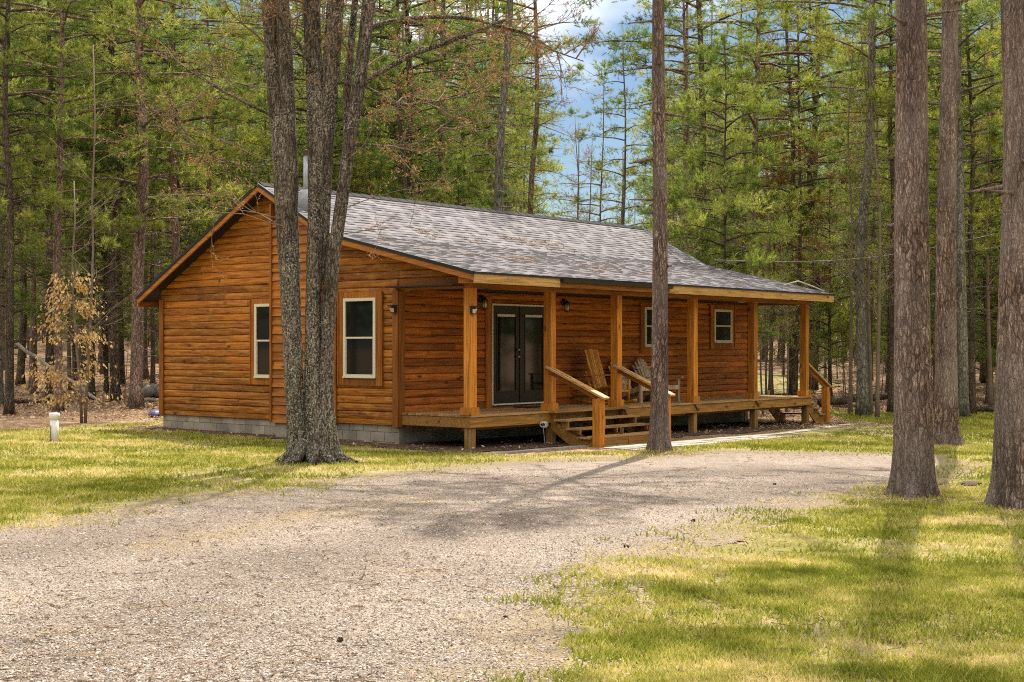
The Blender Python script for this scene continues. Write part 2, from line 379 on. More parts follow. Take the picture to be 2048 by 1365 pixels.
def m_ground():
    N = NT('forest_floor_litter'); v = N.coord()
    vo = N.voro(v, 14); vo2 = N.voro(v, 31); n1 = N.noise(v, .5, 4); n2 = N.noise(v, 5, 6, .7)
    c = N.ramp(vo.outputs['Color'], [(.1, (.13, .07, .035)), (.45, (.30, .185, .105)), (.8, (.46, .32, .20)), (1, (.58, .45, .31))])
    c = N.mix(.45, c, N.ramp(vo2.outputs['Color'], [(.1, (.06, .035, .02)), (.9, (.38, .26, .17))]))
    c = N.mix(.6, c, N.ramp(n2, [(.3, .45), (.7, 1.35)]), 'MULTIPLY'); c = N.mix(.5, c, N.ramp(n1, [(.35, .65), (.65, 1.2)]), 'MULTIPLY')
    N.pbsdf(c, .95, N.bump(N.math('ADD', vo.outputs['Distance'], n2), .9, .04), .05); return N.m
def m_lawn():
    N = NT('lawn_turf'); v = N.coord()
    n1 = N.noise(v, .55, 4, .6); n2 = N.noise(v, 3.2, 5, .7); n3 = N.noise(v, 45, 4, .75)
    f = N.math('ADD', N.math('MULTIPLY', n1, .7), N.math('MULTIPLY', n2, .5))
    c = N.ramp(f, [(.38, (.13, .125, .03)), (.55, (.22, .19, .065)), (.72, (.33, .265, .14)), (.9, (.42, .335, .20))])
    c = N.mix(.75, c, N.ramp(n3, [(.3, .4), (.7, 1.45)]), 'MULTIPLY')
    N.pbsdf(c, .95, N.bump(n3, .8, .03), .05); return N.m
def m_gravel():
    N = NT('gravel'); v = N.coord()
    a = N.voro(v, 62); b = N.voro(v, 120); n1 = N.noise(v, .35, 4, .6); n2 = N.noise(v, 2.2, 6, .7); n3 = N.noise(v, 14, 4)
    c = N.ramp(a.outputs['Color'], [(.05, (.07, .052, .038)), (.3, (.215, .165, .128)), (.6, (.39, .312, .252)), (.95, (.60, .51, .435))])
    c2 = N.ramp(b.outputs['Color'], [(.05, (.10, .077, .056)), (.5, (.31, .245, .195)), (.95, (.54, .455, .385))])
    c = N.mix(.45, c, c2)
    c = N.mix(.6, c, N.ramp(a.outputs['Distance'], [(.15, 1.2), (.62, .42)]), 'MULTIPLY')
    c = N.mix(.55, c, N.ramp(n2, [(.3, .68), (.7, 1.2)]), 'MULTIPLY'); c = N.mix(.6, c, N.ramp(n1, [(.35, .72), (.6, 1.12)]), 'MULTIPLY')
    g = N.attr('verge')
    f = N.math('MULTIPLY', N.ramp(N.math('ADD', N.math('MULTIPLY', g, .45), N.math('MULTIPLY', n2, .75)), [(.52, 0.0), (.72, 1.0)]), N.ramp(n3, [(.35, .35), (.6, 1.0)]))
    c = N.mix(f, c, N.mix(n3, (.13, .10, .045), (.30, .225, .125)))
    tr = N.attr('track'); cr = N.attr('crown')
    c = N.mix(N.math('MULTIPLY', tr, N.ramp(n2, [(.3, .35), (.65, 1.0)])), c, N.mix(1.0, c, (.62, .60, .58), 'MULTIPLY'))
    c = N.mix(N.math('MULTIPLY', cr, N.ramp(N.math('ADD', n2, N.math('MULTIPLY', n3, .5)), [(.62, 0.0), (.86, .75)])), c, N.mix(n3, (.16, .115, .05), (.33, .24, .12)))
    mv = N.noise(N.coord((.5, 1.6, 1)), .8, 4, .65)
    c = N.mix(N.math('MULTIPLY', N.ramp(mv, [(.60, 0.0), (.72, 1.0)]), .5), c, N.mix(n3, (.20, .14, .06), (.33, .25, .12)))
    N.pbsdf(c, .95, N.bump(N.math('ADD', N.math('MULTIPLY', a.outputs['Distance'], -1.0), N.math('MULTIPLY', b.outputs['Distance'], -.5)), 1.0, .012), .1); return N.m
def m_mulch():
    N = NT('dark_mulch'); v = N.coord((1, 1, 1)); a = N.voro(v, 26); n2 = N.noise(v, 3, 5, .7)
    c = N.ramp(a.outputs['Color'], [(.1, (.035, .020, .012)), (.5, (.095, .058, .036)), (.85, (.18, .12, .085)), (1, (.34, .26, .20))])
    c = N.mix(.6, c, N.ramp(n2, [(.3, .5), (.7, 1.3)]), 'MULTIPLY')
    N.pbsdf(c, .95, N.bump(a.outputs['Distance'], .9, .03), .05); return N.m
def sheet(name, xs, ys, dz, mat, mask=None):
    X, Y = np.meshgrid(xs, ys); Z = gz(X, Y) + dz
    nx = len(xs); ny = len(ys); v = np.stack([X, Y, Z], -1).reshape(-1, 3)
    i = np.arange(ny - 1)[:, None] * nx + np.arange(nx - 1)[None]; q = np.stack([i, i + 1, i + nx + 1, i + nx], -1).reshape(-1, 4)
    if mask is not None:
        c = v[q].mean(1); q = q[mask(c[:, 0], c[:, 1])]
        used = np.unique(q); mp = np.full(len(v), -1); mp[used] = np.arange(len(used)); v = v[used]; q = mp[q]
    mb = MB(); mb.add(v, q); o = mb.build(name, mat, smooth=True); o['kind'] = 'structure'; return o
xs = np.concatenate([np.arange(-900, -60, 60), np.arange(-60, 61, 1.5), np.arange(100, 901, 60)]); ys = np.concatenate([np.arange(-300, 0, 30), np.arange(0, 120, 1.5), np.arange(120, 1600, 60)])
sheet('forest_floor', xs, ys, -.012, m_ground())
lm = m_lawn()
ax = np.arange(-26, 5.2, .2); ay = np.arange(3, 47, .2)
sheet('lawn', np.arange(-26, 34, .22), np.arange(3, 46.2, .22), -.003, lm,
      lambda x, y: (inside(rag(LAWN_L, .5, .5, 8), x, y) | inside(rag(LAWN_R, .5, .6, 9), x, y) | inside(DRIVE, x, y)))
dr = sheet('gravel_driveway', np.arange(-12, 9.5, .06), np.arange(3.5, 27.5, .06), .001, m_gravel(), lambda x, y: inside(DRIVE_R, x, y))
co = np.zeros(len(dr.data.vertices) * 3, np.float32); dr.data.vertices.foreach_get('co', co); co = co.reshape(-1, 3)
def line_dist(poly, x, y):
    d = np.full(np.shape(x), 1e9)
    for (ax, ay), (bx, by) in zip(poly[:-1], poly[1:]):
        dx, dy = bx - ax, by - ay; t = np.clip(((x - ax) * dx + (y - ay) * dy) / (dx * dx + dy * dy), 0, 1); d = np.minimum(d, np.hypot(x - ax - t * dx, y - ay - t * dy))
    return d
CROWN = gp((300, 1100), (420, 1075), (560, 1048), (700, 1016), (840, 1000)); TRK1 = gp((0, 1115), (200, 1085), (400, 1040), (620, 1000), (900, 970), (1250, 950), (1700, 940)); TRK2 = gp((0, 1330), (350, 1200), (650, 1110), (900, 1060), (1200, 1010), (1700, 965))
wv = (fbm(co[:, 0] * .8, co[:, 1] * .8, 66, 3) - .5) * .9
for nm_, pl_, w_ in (('crown', (CROWN,), .45), ('track', (TRK1, TRK2), .75)):
    dd_ = np.min([line_dist(q, co[:, 0], co[:, 1]) for q in pl_], 0) + wv; dr.data.attributes.new(nm_, 'FLOAT', 'POINT').data.foreach_set('value', np.exp(-(dd_ / w_) ** 2).astype(np.float32))
vg = dr.data.attributes.new('verge', 'FLOAT', 'POINT'); vg.data.foreach_set('value', np.clip(1 - edge_dist(DRIVE, co[:, 0], co[:, 1]) / 1.5, 0, 1).astype(np.float32))

# ------------------------------------------------------------------ the cabin (local x along the ridge, y towards the back, z up)
CX, CY = -2.2312, 27.9260; CROT = math.atan2(.77617, .63052)
CU = (.63052, .77617); CN = (-.77617, .63052)           # local x and local y in world
def cw(x, y): return (CX + CU[0] * x + CN[0] * y, CY + CU[1] * x + CN[1] * y)
def cl(X, Y): dx = np.asarray(X) - CX; dy = np.asarray(Y) - CY; return dx * CU[0] + dy * CU[1], dx * CN[0] + dy * CN[1]
L, WD, P = 13.76, 7.508, 1.881
DZ = .648; ZW = .396
YR, ZR = 3.707, 5.40; YB, ZB = 1.604, 4.253; YE, ZE = -2.305, 3.335; YK, ZK = 7.90, 3.09
OU1, OU2 = .39, .39
def roof_z(y):
    return np.interp(y, [YE, YB, YR, YK], [ZE, ZB, ZR, ZK])
def mulch_mask(X, Y):
    x, y = cl(X, Y); n = (fbm(X * 1.1, Y * 1.1, 44, 3) - .5) * 1.0
    a = (x > .05 + n * .5) & (x < 15.2 + n) & (y < .3) & (y > -2.55 + n * .7)
    b = (x > -.85 + n * 1.1) & (x < .4) & (y > -2.4 + n * .5) & (y < 7.9 + n)
    c = (x > 13) & (x < 15.3 + n) & (y > -2.5) & (y < 7 + n)
    return a | b | c
sheet('mulch_bed', np.arange(-10, 12, .12), np.arange(24, 43.5, .12), -.001, m_mulch(), mulch_mask)
CLR = [((px - CXP) / FPX * Y, Y) for px, Y in ((1500, 56), (1640, 56), (1680, 66), (1640, 78), (1480, 78), (1470, 64))]
sheet('clearing', np.arange(8, 24, .5), np.arange(54, 80, .5), .05, lm, lambda x, y: inside(rag(CLR, 1, .8, 12), x, y))
# stone walk along the front of the porch
N_ = NT('paver_stone'); tone_ = N_.attr(); vv = N_.coord(); f_ = N_.noise(vv, 24, 6, .7)
c_ = N_.mix(1.0, (.38, .33, .265), N_.ramp(tone_, [(0, .72), (1, 1.12)]), 'MULTIPLY'); c_ = N_.mix(.6, c_, N_.ramp(f_, [(.3, .6), (.7, 1.2)]), 'MULTIPLY')
N_.pbsdf(c_, .9, N_.bump(f_, .4, .006), .1); M['paver'] = N_.m
mb = MB()
def paver(x0, x1, y0, y1):
    X, Y = cw((x0 + x1) / 2, (y0 + y1) / 2); z = float(gz(X, Y)) + random.uniform(-.004, .006)
    mb.box(x0, x1, y0, y1, z - .05, z + .014)
x = 2.2
while x < 15.6:
    w = random.uniform(.28, .42)
    for y0, y1 in ((-3.62, -3.34), (-3.93, -3.65), (-4.2, -3.96)):
        k = min(1, max(0, (x - 9) / 5)) * .75
        if y0 < -3.9 and x > 8: continue
        o = random.uniform(-.02, .02)
        paver(x + o, x + w - .02 + o, y0 + k + random.uniform(0, .012), y1 + k)
    x += w
x = -1.6
while x < 2.15:
    w = random.uniform(.3, .42); paver(x, x + w - .02, -2.92, -2.72); x += w
o = mb.build('walkway', M['paver'], loc=(CX, CY, 0), rz=CROT); o['kind'] = 'structure'

cabin = empty('log_cabin', (CX, CY, 0), CROT)
tag(cabin, 'amber log sided cabin with a grey shingle roof and a long open front porch', 'cabin')

FR = lambda a, z, o: (a, -o, z)          # front wall frame: along x, out towards -y
GA = lambda a, z, o: (-o, a, z)          # gable frame: along y, out towards -x
EN = lambda a, z, o: (L + o, a, z)
BK = lambda a, z, o: (a, WD + o, z)
def fbox(mb, F, a0, a1, z0, z1, o0, o1, tone=None):
    v = np.array([F(a, z, o) for a in (a0, a1) for z in (z0, z1) for o in (o0, o1)], float)
    mb.add(v, [(0, 1, 3, 2), (4, 6, 7, 5), (0, 4, 5, 1), (2, 3, 7, 6), (0, 2, 6, 4), (1, 5, 7, 3)], tone=random.random() if tone is None else tone)
def log_courses(mb, F, a0, a1, z0, z1, pitch=.155, depth=.048, lo=None, hi=None, wav=1.0, base=0.0, seed=0, lap=False, blen=(2.2, 4.2)):
    prof = [(0, .12), (.03, .58), (.14, .86), (.45, 1), (.74, .93), (.95, .66), (1, .12)]
    if lap: prof = [(0, .25), (.001, 1.0), (.5, .62), (1, .25)]
    z = z0; c = 0; rs = random.Random(seed)
    while z < z1 - .02:
        zt = min(z + pitch, z1); sa = a0 - rs.uniform(0, 2.5)
        while sa < a1:
            sb = sa + rs.uniform(*blen); s0 = max(sa, a0); s1 = min(sb, a1) - .004
            if s1 - s0 > .03:
                n = max(2, int((s1 - s0) / .18) + 1); aa = np.linspace(s0, s1, n); tone = rs.random()
                rows = []
                for f, d in prof:
                    zz = z + (zt - z) * f + (fbm(aa * 1.1, np.full(n, c * 3.7 + (0 if f < .5 else 1) * 3.7), seed, 2) - .5) * .028 * wav * (1 if f in (0, 1) else .7)
                    if f == 0 and c == 0: zz = np.full(n, z)
                    oo = base + depth * d * (1 + (fbm(aa * 1.7, np.full(n, c * 5.1 + f * 2), seed + 5, 2) - .5) * .7 * wav) if d > .2 else np.full(n, base + depth * d)
                    oo = np.minimum(oo, base + depth * 1.12)
                    al = aa.copy()
                    if hi is not None: al = np.minimum(al, hi(zz))
                    if lo is not None: al = np.maximum(al, lo(zz))
                    rows.append(np.array([F(p, q, r) for p, q, r in zip(al, zz, oo)]))
                m = len(prof); v = np.stack(rows, 0).reshape(-1, 3)
                i = np.arange(m - 1)[:, None] * n + np.arange(n - 1)[None]
                q = np.stack([i, i + 1, i + n + 1, i + n], -1).reshape(-1, 4)
                mb.add(v, q, tone=tone)
                e0 = [k * n for k in range(m)]; e1 = [k * n + n - 1 for k in range(m)]
                for e in (e0, e1):
                    mb.add(v[e], None, [(0, k, k + 1) for k in range(1, m - 1)], tone=tone * .6)
            sa = sb
        z = zt; c += 1
# limits of the gable under the roof
ylo = lambda z: np.interp(z, [3.2, roof_z(0) - .06, ZB - .06, ZR - .05], [-P + .0, 0 - .0, YB, YR]) if False else np.interp(z - 0, [ZE - .10, ZB - .08, ZR - .08], [YE, YB, YR])
yhi = lambda z: np.interp(z, [ZK - .08, ZR - .08], [YK, YR])
glo = lambda z: np.where(z < 3.24, np.maximum(ylo(z), 0.0), np.maximum(ylo(z), -P + .02))
ghi = lambda z: np.minimum(yhi(z), WD)
# --- walls
mb = MB()
fbox(mb, GA, .0, WD, ZW, 3.0, -.14, -.002, .3)
mb.add([GA(-1.85, 3.3, -.02), GA(0, 3.0, -.02), GA(WD, 3.0, -.02), GA(YR, ZR - .1, -.02), GA(YB, ZB - .1, -.02), GA(-1.85, 3.4, -.02)], None, [(1, 2, 3), (1, 3, 4), (1, 4, 5), (1, 5, 0)], tone=.3)
log_courses(mb, GA, 0, WD, ZW + .10, 3.29, lo=glo, hi=ghi, wav=1.0, seed=3)
log_courses(mb, GA, -P + .02, WD, 3.29, ZR - .12, pitch=.155, lo=glo, hi=ghi, wav=.8, seed=4)
fbox(mb, GA, 0, WD, ZW, ZW + .10, -.01, .038, .5)
mb.build('gable_wall', M['logs'], cabin)
mb = MB(); fbox(mb, FR, .142, L - .01, ZW, 3.5, -.14, -.002, .3)
log_courses(mb, FR, .02, L - .02, DZ - .02, 3.10, wav=.55, seed=12, depth=.048)
mb.build('front_wall', M['logs_front'], cabin)
mb = MB(); fbox(mb, EN, 0, WD, ZW, 3.0, -.14, 0, .3)
mb.add([EN(0, 3.0, 0), EN(WD, 3.0, 0), EN(YR, ZR - .1, 0), EN(YB, ZB - .1, 0), EN(-1.85, 3.42, 0), EN(-1.85, 3.3, 0)], None, [(0, 1, 2), (0, 2, 3), (0, 3, 4), (0, 4, 5)], tone=.3)
log_courses(mb, EN, 0, WD, ZW, 3.0, seed=31, wav=.6); mb.build('end_wall', M['logs'], cabin)
mb = MB(); fbox(mb, BK, 0, L, ZW, 3.0, -.14, -.002, .3); log_courses(mb, BK, 0, L, ZW, 3.05, seed=33, wav=.6); mb.build('back_wall', M['logs_front'], cabin)
# --- chimney chase on the gable
mb = MB(); c0, c1, cd_ = 2.07, 3.37, .34
chi = lambda z: np.minimum(yhi(z), c1 - .02); clo = lambda z: np.maximum(ylo(z + .02), c0 + .02)
fbox(mb, GA, c0 + .01, c1 - .01, .36, 4.38, .06, cd_ - .03, .3)
log_courses(mb, GA, c0, c1, .36, 4.60, pitch=.186, depth=.05, base=cd_ - .04, lo=clo, hi=chi, wav=.5, seed=21, lap=True, blen=(3, 4))
for a, s in ((c0, -1), (c1, 1)):
    F2 = (lambda aa: (lambda o, z, d: (-o, aa + (d if aa == c1 else -d), z)))(a)
    log_courses(mb, F2, .05, cd_ - .01, .36, 4.4, pitch=.186, depth=.03, base=-.028, wav=.3, seed=22 + s, lap=True)
mb.build('chimney_chase', M['lap'], cabin)
# --- corner boards and trims
for F_, a in ((GA, (-.045, .10, ZW - .03, 3.05, .050, .082)), (GA, (WD - .11, WD + .03, ZW - .03, 3.03, .050, .082)), (FR, (-.048, .09, ZW - .03, 3.05, .046, .078)), (FR, (L - .11, L + .03, DZ, 3.05, .050, .082)),
              (GA, (1.70, 1.83, ZW, 4.05, .052, .084)), (GA, (c1 - .02, c1 + .035, .36, 4.95, .0, cd_ + .03))):
    mb = MB(); fbox(mb, F_, *a); mb.build('corner_trim', M['trim'], cabin)
# --- block foundation
mb = MB(); zc = [-.35, -.15, .05, .25, ZW]
def blocks(F, a0, a1):
    for k in range(4):
        a = a0 - (.2 if k % 2 else 0)
        while a < a1:
            b0, b1 = max(a, a0), min(a + .4, a1)
            if b1 - b0 > .03: fbox(mb, F, b0 + .006, b1 - .006, zc[k] + .006, zc[k + 1] - .006, -.2, -.010)
            a += .4
    fbox(mb, F, a0, a1, -.35, ZW - .002, -.2, -.022, .0)
blocks(GA, -.0, WD); blocks(FR, .2, L - .2); blocks(EN, 0, WD); blocks(BK, .2, L - .2)
fbox(mb, GA, c0 + .05, c1 - .05, -.3, .358, -.02, cd_ - .06, .5)
mb.build('foundation', M['block'], cabin)

# --- windows and doors
def window(F, a0, a1, z0, z1, sur, wall_mat, split=.5, label=None):
    mb = MB()   # wide flat surround boards
    fbox(mb, F, a0 - sur, a0, z0 - sur * 1.1, z1 + sur * .8, .05, .078); fbox(mb, F, a1, a1 + sur, z0 - sur * 1.1, z1 + sur * .8, .044, .068)
    fbox(mb, F, a0, a1, z1, z1 + sur * .8, .05, .077); fbox(mb, F, a0, a1, z0 - sur * 1.1, z0, .05, .077)
    for q0, q1 in ((a0 - sur - .03, a0 - sur), (a1 + sur, a1 + sur + .03)): fbox(mb, F, q0, q1, z0 - sur * 1.1, z1 + sur * .8, .03, .086)
    w = mb.build('window', wall_mat, cabin)
    if label: w['label'] = label
    mb = MB(); t = .062
    fbox(mb, F, a0, a0 + t, z0, z1, .05, .102, .5); fbox(mb, F, a1 - t, a1, z0, z1, .05, .102, .5)
    fbox(mb, F, a0 + t, a1 - t, z1 - t, z1, .05, .100, .5); fbox(mb, F, a0 + t, a1 - t, z0, z0 + t, .05, .100, .5)
    fbox(mb, F, a0 - .01, a1 + .01, z0 - .012, z0 + .012, .104, .12, .4)
    mb.build('frame', M['white'], w)
    zm = z0 + (z1 - z0) * split
    mb = MB(); fbox(mb, F, a0 + t, a1 - t, zm - .018, zm + .018, .05, .096, .4)
    for q in (a0 + t, a1 - t - .018): fbox(mb, F, q, q + .018, z0 + t, zm - .018, .05, .088, .35)
    mb.build('sash_rail', M['white'], w)
    mb = MB(); fbox(mb, F, a0 + t, a1 - t, zm + .018, z1 - t, .05, .072, .5); mb.build('pane', M['glass'], w)
    mb = MB(); fbox(mb, F, a0 + t, a1 - t, z0 + t, zm - .018, .05, .070, .5); mb.build('pane', M['glass'], w)
window(GA, 3.46, 4.20, 1.29, 2.87, .14, M['trim'])
window(GA, .56, 1.47, 1.33, 2.93, .15, M['trim'])
window(FR, 8.57, 9.42, 1.95, 2.92, .14, M['trim'], .52)
window(FR, 11.83, 12.74, 2.06, 2.93, .15, M['trim'], .5)
# french doors
d0, d1, dz0, dz1 = 2.77, 4.68, .735, 2.83
mb = MB(); fbox(mb, FR, d0 - .19, d0 - .012, DZ + .002, 3.0, .044, .082); fbox(mb, FR, d1 + .012, d1 + .19, DZ + .002, 3.0, .044, .082)
fbox(mb, FR, d0 - .012, d1 + .012, DZ + .002, dz0 - .03, .044, .08)
dr_ = mb.build('french_door', M['trim'], cabin)
FD = lambda a, z, o: (a, -o - .016, z)
mb = MB(); fbox(mb, FD, d0 - .012, d0 + .014, dz0, dz1, .04, .088, .5); fbox(mb, FD, d1 - .014, d1 + .012, dz0, dz1, .04, .088, .5)
fbox(mb, FD, d0 - .012, d1 + .012, dz1, dz1 + .035, .04, .092, .5); fbox(mb, FD, d0 - .012, d1 + .012, dz0 - .03, dz0, .04, .12, .5)
mb.build('frame', M['white'], dr_)
mid = (d0 + d1) / 2
for s, (q0, q1) in enumerate(((d0 + .014, mid - .012), (mid + .012, d1 - .014))):
    st = .155; g0, g1, gz0, gz1 = q0 + st, q1 - st, dz0 + .27, dz1 - .185
    mb = MB(); fbox(mb, FD, q0, g0, dz0, dz1, .04, .066, .5); fbox(mb, FD, g1, q1, dz0, dz1, .04, .066, .5)
    fbox(mb, FD, g0, g1, gz1, dz1, .04, .0655, .5); fbox(mb, FD, g0, g1, dz0, gz0, .04, .0655, .5)
    for e in (.0,):
        fbox(mb, FD, g0 - .03, g0, gz0 - .03, gz1 + .03, .066, .076, .4); fbox(mb, FD, g1, g1 + .03, gz0 - .03, gz1 + .03, .066, .076, .4)
        fbox(mb, FD, g0, g1, gz1, gz1 + .03, .066, .0755, .4); fbox(mb, FD, g0, g1, gz0 - .03, gz0, .066, .0755, .4)
    lf = mb.build('door_leaf', M['door'], dr_)
    mb = MB(); fbox(mb, FD, g0, g1, gz0, gz1 - .05, .04, .056, .5); mb.build('pane', M['door_glass'], dr_)
    mb = MB(); fbox(mb, FD, g0, g1, gz1 - .05, gz1, .04, .060, .5); mb.build('blind_rail', M['pale'], dr_)
mb = MB(); fbox(mb, FD, mid - .03, mid + .03, dz0, dz1, .066, .084, .4); mb.build('astragal', M['door'], dr_)
for z in (1.73, 1.88):
    mb = MB(); mb.tube([(mid - .10, -.082, z), (mid - .10, -.131, z), (mid - .10, -.151, z)], [.022, .026, .012], 10); mb.build('knob', M['metal'], dr_, True)

# --- porch: deck, rim, supports
mb = MB(); y = -P - .03
while y < -.01:
    x = -.02
    while x < L:
        xe = min(L + .02, x + random.choice((3.6, 4.2, 4.8))); fbox(mb, FR, x, xe - .004, DZ - .034, DZ + random.uniform(-.002, .002), -y - .138, -y - .0, None); x = xe
    y += .143
deck = mb.build('porch_deck', M['deck'], cabin)
mb = MB()
fbox(mb, FR, .0, L, DZ - .236, DZ - .036, P - .045, P, .6); mb.build('rim_joist', M['deck_rim'], deck)
mb = MB(); fbox(mb, GA, -P + .047, -.0, DZ - .236, DZ - .036, -.04, .002, .35); mb.build('rim_joist', M['deck_rim'], deck); mb = MB(); fbox(mb, EN, -P + .047, 0, DZ - .236, DZ - .036, -.04, -.002, .35)
mb.build('rim_joist', M['deck_rim'], deck)
mb = MB(); fbox(mb, FR, .1, L - .1, DZ - .30, DZ - .14, P - .32, P - .24, .4)
for x in np.arange(.6, L - .2, .61): fbox(mb, FR, x, x + .04, DZ - .22, DZ - .037, .02, P - .05, .3)
mb.build('joists', M['deck_rim'], deck)
for x in (.10, 2.62, 5.05, 8.06, 10.92, 13.66):
    X, Y = cw(x, -P + .12); mb = MB(); fbox(mb, FR, x - .075, x + .075, float(gz(X, Y)) - .05, DZ - .237, P - .19, P - .04); mb.build('deck_support', M['support'], cabin)
for x in (8.06, 10.92):   # little angled cleats on the rim
    mb = MB(); mb.add([(x - .14, -P - .006, DZ - .04), (x + .16, -P - .006, DZ - .04), (x + .02, -P - .006, DZ - .2), (x - .14, -P - .05, DZ - .04), (x + .16, -P - .05, DZ - .04), (x + .02, -P - .05, DZ - .17)], [(0, 1, 4, 3), (1, 2, 5, 4), (2, 0, 3, 5)], [(3, 4, 5), (0, 2, 1)], .2)
    mb.build('cleat', M['deck_rim'], deck)
# --- posts and header
for x in (.09, 2.57, 4.93, 8.03, 10.85, 13.58):
    mb = MB(); fbox(mb, FR, x - .088, x + .088, DZ + .15, 3.058, P - .19, P - .014); po = mb.build('porch_post', M['post'], cabin)
    mb = MB(); fbox(mb, FR, x - .135, x + .135, DZ + .003, DZ + .15, P - .237, P + .012)
    v = mb.v[-1]; mb.build('post_base', M['post'], po)
mb = MB(); fbox(mb, FR, .0, L + .02, 3.06, 3.33, P - .19, P - .012, .5); fbox(mb, GA, -P + .192, .03, 3.06, 3.285, -.14, .02, .5); fbox(mb, EN, -P + .192, 0, 3.06, 3.285, -.16, .0, .5)
mb.build('header_beam', M['beam'], cabin)
mb = MB(); fbox(mb, FR, -OU1 + .05, L + OU2 - .05, 3.10, 3.13, -.05, P - .192, .5); fbox(mb, FR, -OU1 + .05, L + OU2 - .05, 3.15, 3.17, P - .01, -YE - .05, .5)
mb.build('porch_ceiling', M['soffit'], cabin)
mb = MB()
for x in (7.9, 11.6):
    mb = MB(); mb.tube([(x, -P * .55, 3.102), (x, -P * .55, 3.085)], [.10, .095], 16); mb.build('ceiling_light', M['white'], cabin)

# --- roof
XA, XB = -OU1, L + OU2
und = .09
prof = [(YE, ZE), (YB, ZB), (YR, ZR), (YK, ZK)]
mb = MB()
top = [(y, z) for y, z in prof]; bot = [(y, z - und) for y, z in prof]
v = [(x, y, z) for x in (XA + .01, XB - .01) for (y, z) in top + bot]; n = 4
q = [(k, k + 1, k + 1 + 8, k + 8) for k in range(3)] + [(4 + k, 5 + k, 13 + k, 12 + k) for k in range(3)] + [(k, k + 1, k + 5, k + 4) for k in range(3)] + [(8 + k, 9 + k, 13 + k, 12 + k) for k in range(3)] + [(0, 8, 12, 4), (3, 11, 15, 7)]
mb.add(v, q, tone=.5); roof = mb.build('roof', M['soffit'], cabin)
mb = MB(); exp = .142
def slope(y0, z0, y1, z1, kx0=0, kx1=0):
    d = np.array([0, y1 - y0, z1 - z0]); ln = np.linalg.norm(d); d /= ln; nrm = np.array([0, -d[2], d[1]]); nrm *= np.sign(nrm[2])
    nc = int(round(ln / exp)); e = ln / nc
    for c in range(nc):
        p0 = np.array([0, y0, z0]) + d * (c * e - .012); p1 = np.array([0, y0, z0]) + d * ((c + 1) * e)
        x = XA - random.uniform(0, .3)
        while x < XB:
            w = random.choice((.13, .17, .21, .26)); a, b = max(x, XA), min(x + w, XB); x += w
            if b <= a: continue
            t = random.random(); tt = t; th = .010 + (.007 if t < .5 else 0)
            A0 = p0 + nrm * th; A1 = p1 + nrm * .003
            v = [(a, *A0[1:]), (b, *A0[1:]), (b, *A1[1:]), (a, *A1[1:]), (a, *p0[1:]), (b, *p0[1:]), (a, *p1[1:]), (b, *p1[1:])]
            mb.add(v, [(0, 1, 2, 3), (4, 5, 1, 0), (1, 5, 7, 2), (4, 0, 3, 6)], tone=tt)
slope(YE - .02, ZE - .005, YB, ZB); slope(YB, ZB, YR, ZR); slope(YK + .02, ZK - .01, YR, ZR)
mb.build('shingles', M['shingle'], roof)
mb = MB(); x = XA
while x < XB - .35:
    mb.add([(x, YR - .15, ZR - .15 * .545 + .03), (x + .31, YR - .15, ZR - .15 * .545 + .022), (x + .31, YR, ZR + .03), (x, YR, ZR + .04), (x, YR + .15, ZR - .15 * .551 + .03), (x + .31, YR + .15, ZR - .15 * .551 + .022), (x, YR - .15, ZR - .15 * .545 + .0), (x + .31, YR - .15, ZR - .15 * .545)], [(0, 1, 2, 3), (3, 2, 5, 4), (6, 7, 1, 0)], tone=random.random() * .3); x += .30
N_ = NT('dark_ridge_shingle'); f_ = N_.noise(N_.coord(), 60, 4, .8); N_.pbsdf(N_.ramp(f_, [(.3, (.02, .019, .02)), (.7, (.07, .064, .066))]), .95, None, .1)
mb.build('ridge_cap', N_.m, roof)
# rake boards, front fascia, drip edge, gutter
def rakeboard(mb, x0, x1, drop, h, tone):
    for (ya, za), (yb, zb) in zip(prof[:-1], prof[1:]):
        mb.add([(x, y, z) for x in (x0, x1) for (y, z) in ((ya, za - drop), (yb, zb - drop), (yb, zb - drop - h), (ya, za - drop - h))],
               [(0, 1, 2, 3), (4, 7, 6, 5), (0, 4, 5, 1), (3, 2, 6, 7)] + [(0, 3, 7, 4), (1, 5, 6, 2)], tone=tone + random.uniform(-.1, .1))
mb = MB(); rakeboard(mb, XA - .035, XA + .008, .035, .125, .55); rakeboard(mb, XB - .008, XB + .035, .035, .125, .5)
fbox(mb, BK, XA, XB, ZK - .22, ZK - .04, YK - WD, YK - WD + .03, .4); mb.build('rake_board', M['rake'], cabin)
for a_, b_, m_, t_ in ((XA - .03, 2.195, 'fascia', .75), (2.2, 6.2, 'beam', .5), (6.205, 10.4, 'fascia', .6), (10.405, XB + .03, 'fascia', .7)):
    mb = MB(); fbox(mb, FR, a_, b_, ZE - .205, ZE - .028, -YE - .012, -YE + .022, t_); mb.build('fascia', M[m_], cabin)
mb = MB(); rakeboard(mb, XA - .055, XA + .004, -.014, .065, .4); rakeboard(mb, XB - .004, XB + .055, -.014, .065, .4); fbox(mb, FR, XA - .05, XB + .05, ZE - .034, ZE + .006, -YE - .01, -YE + .045, .4)
mb.build('drip_edge', M['dripedge'], roof)
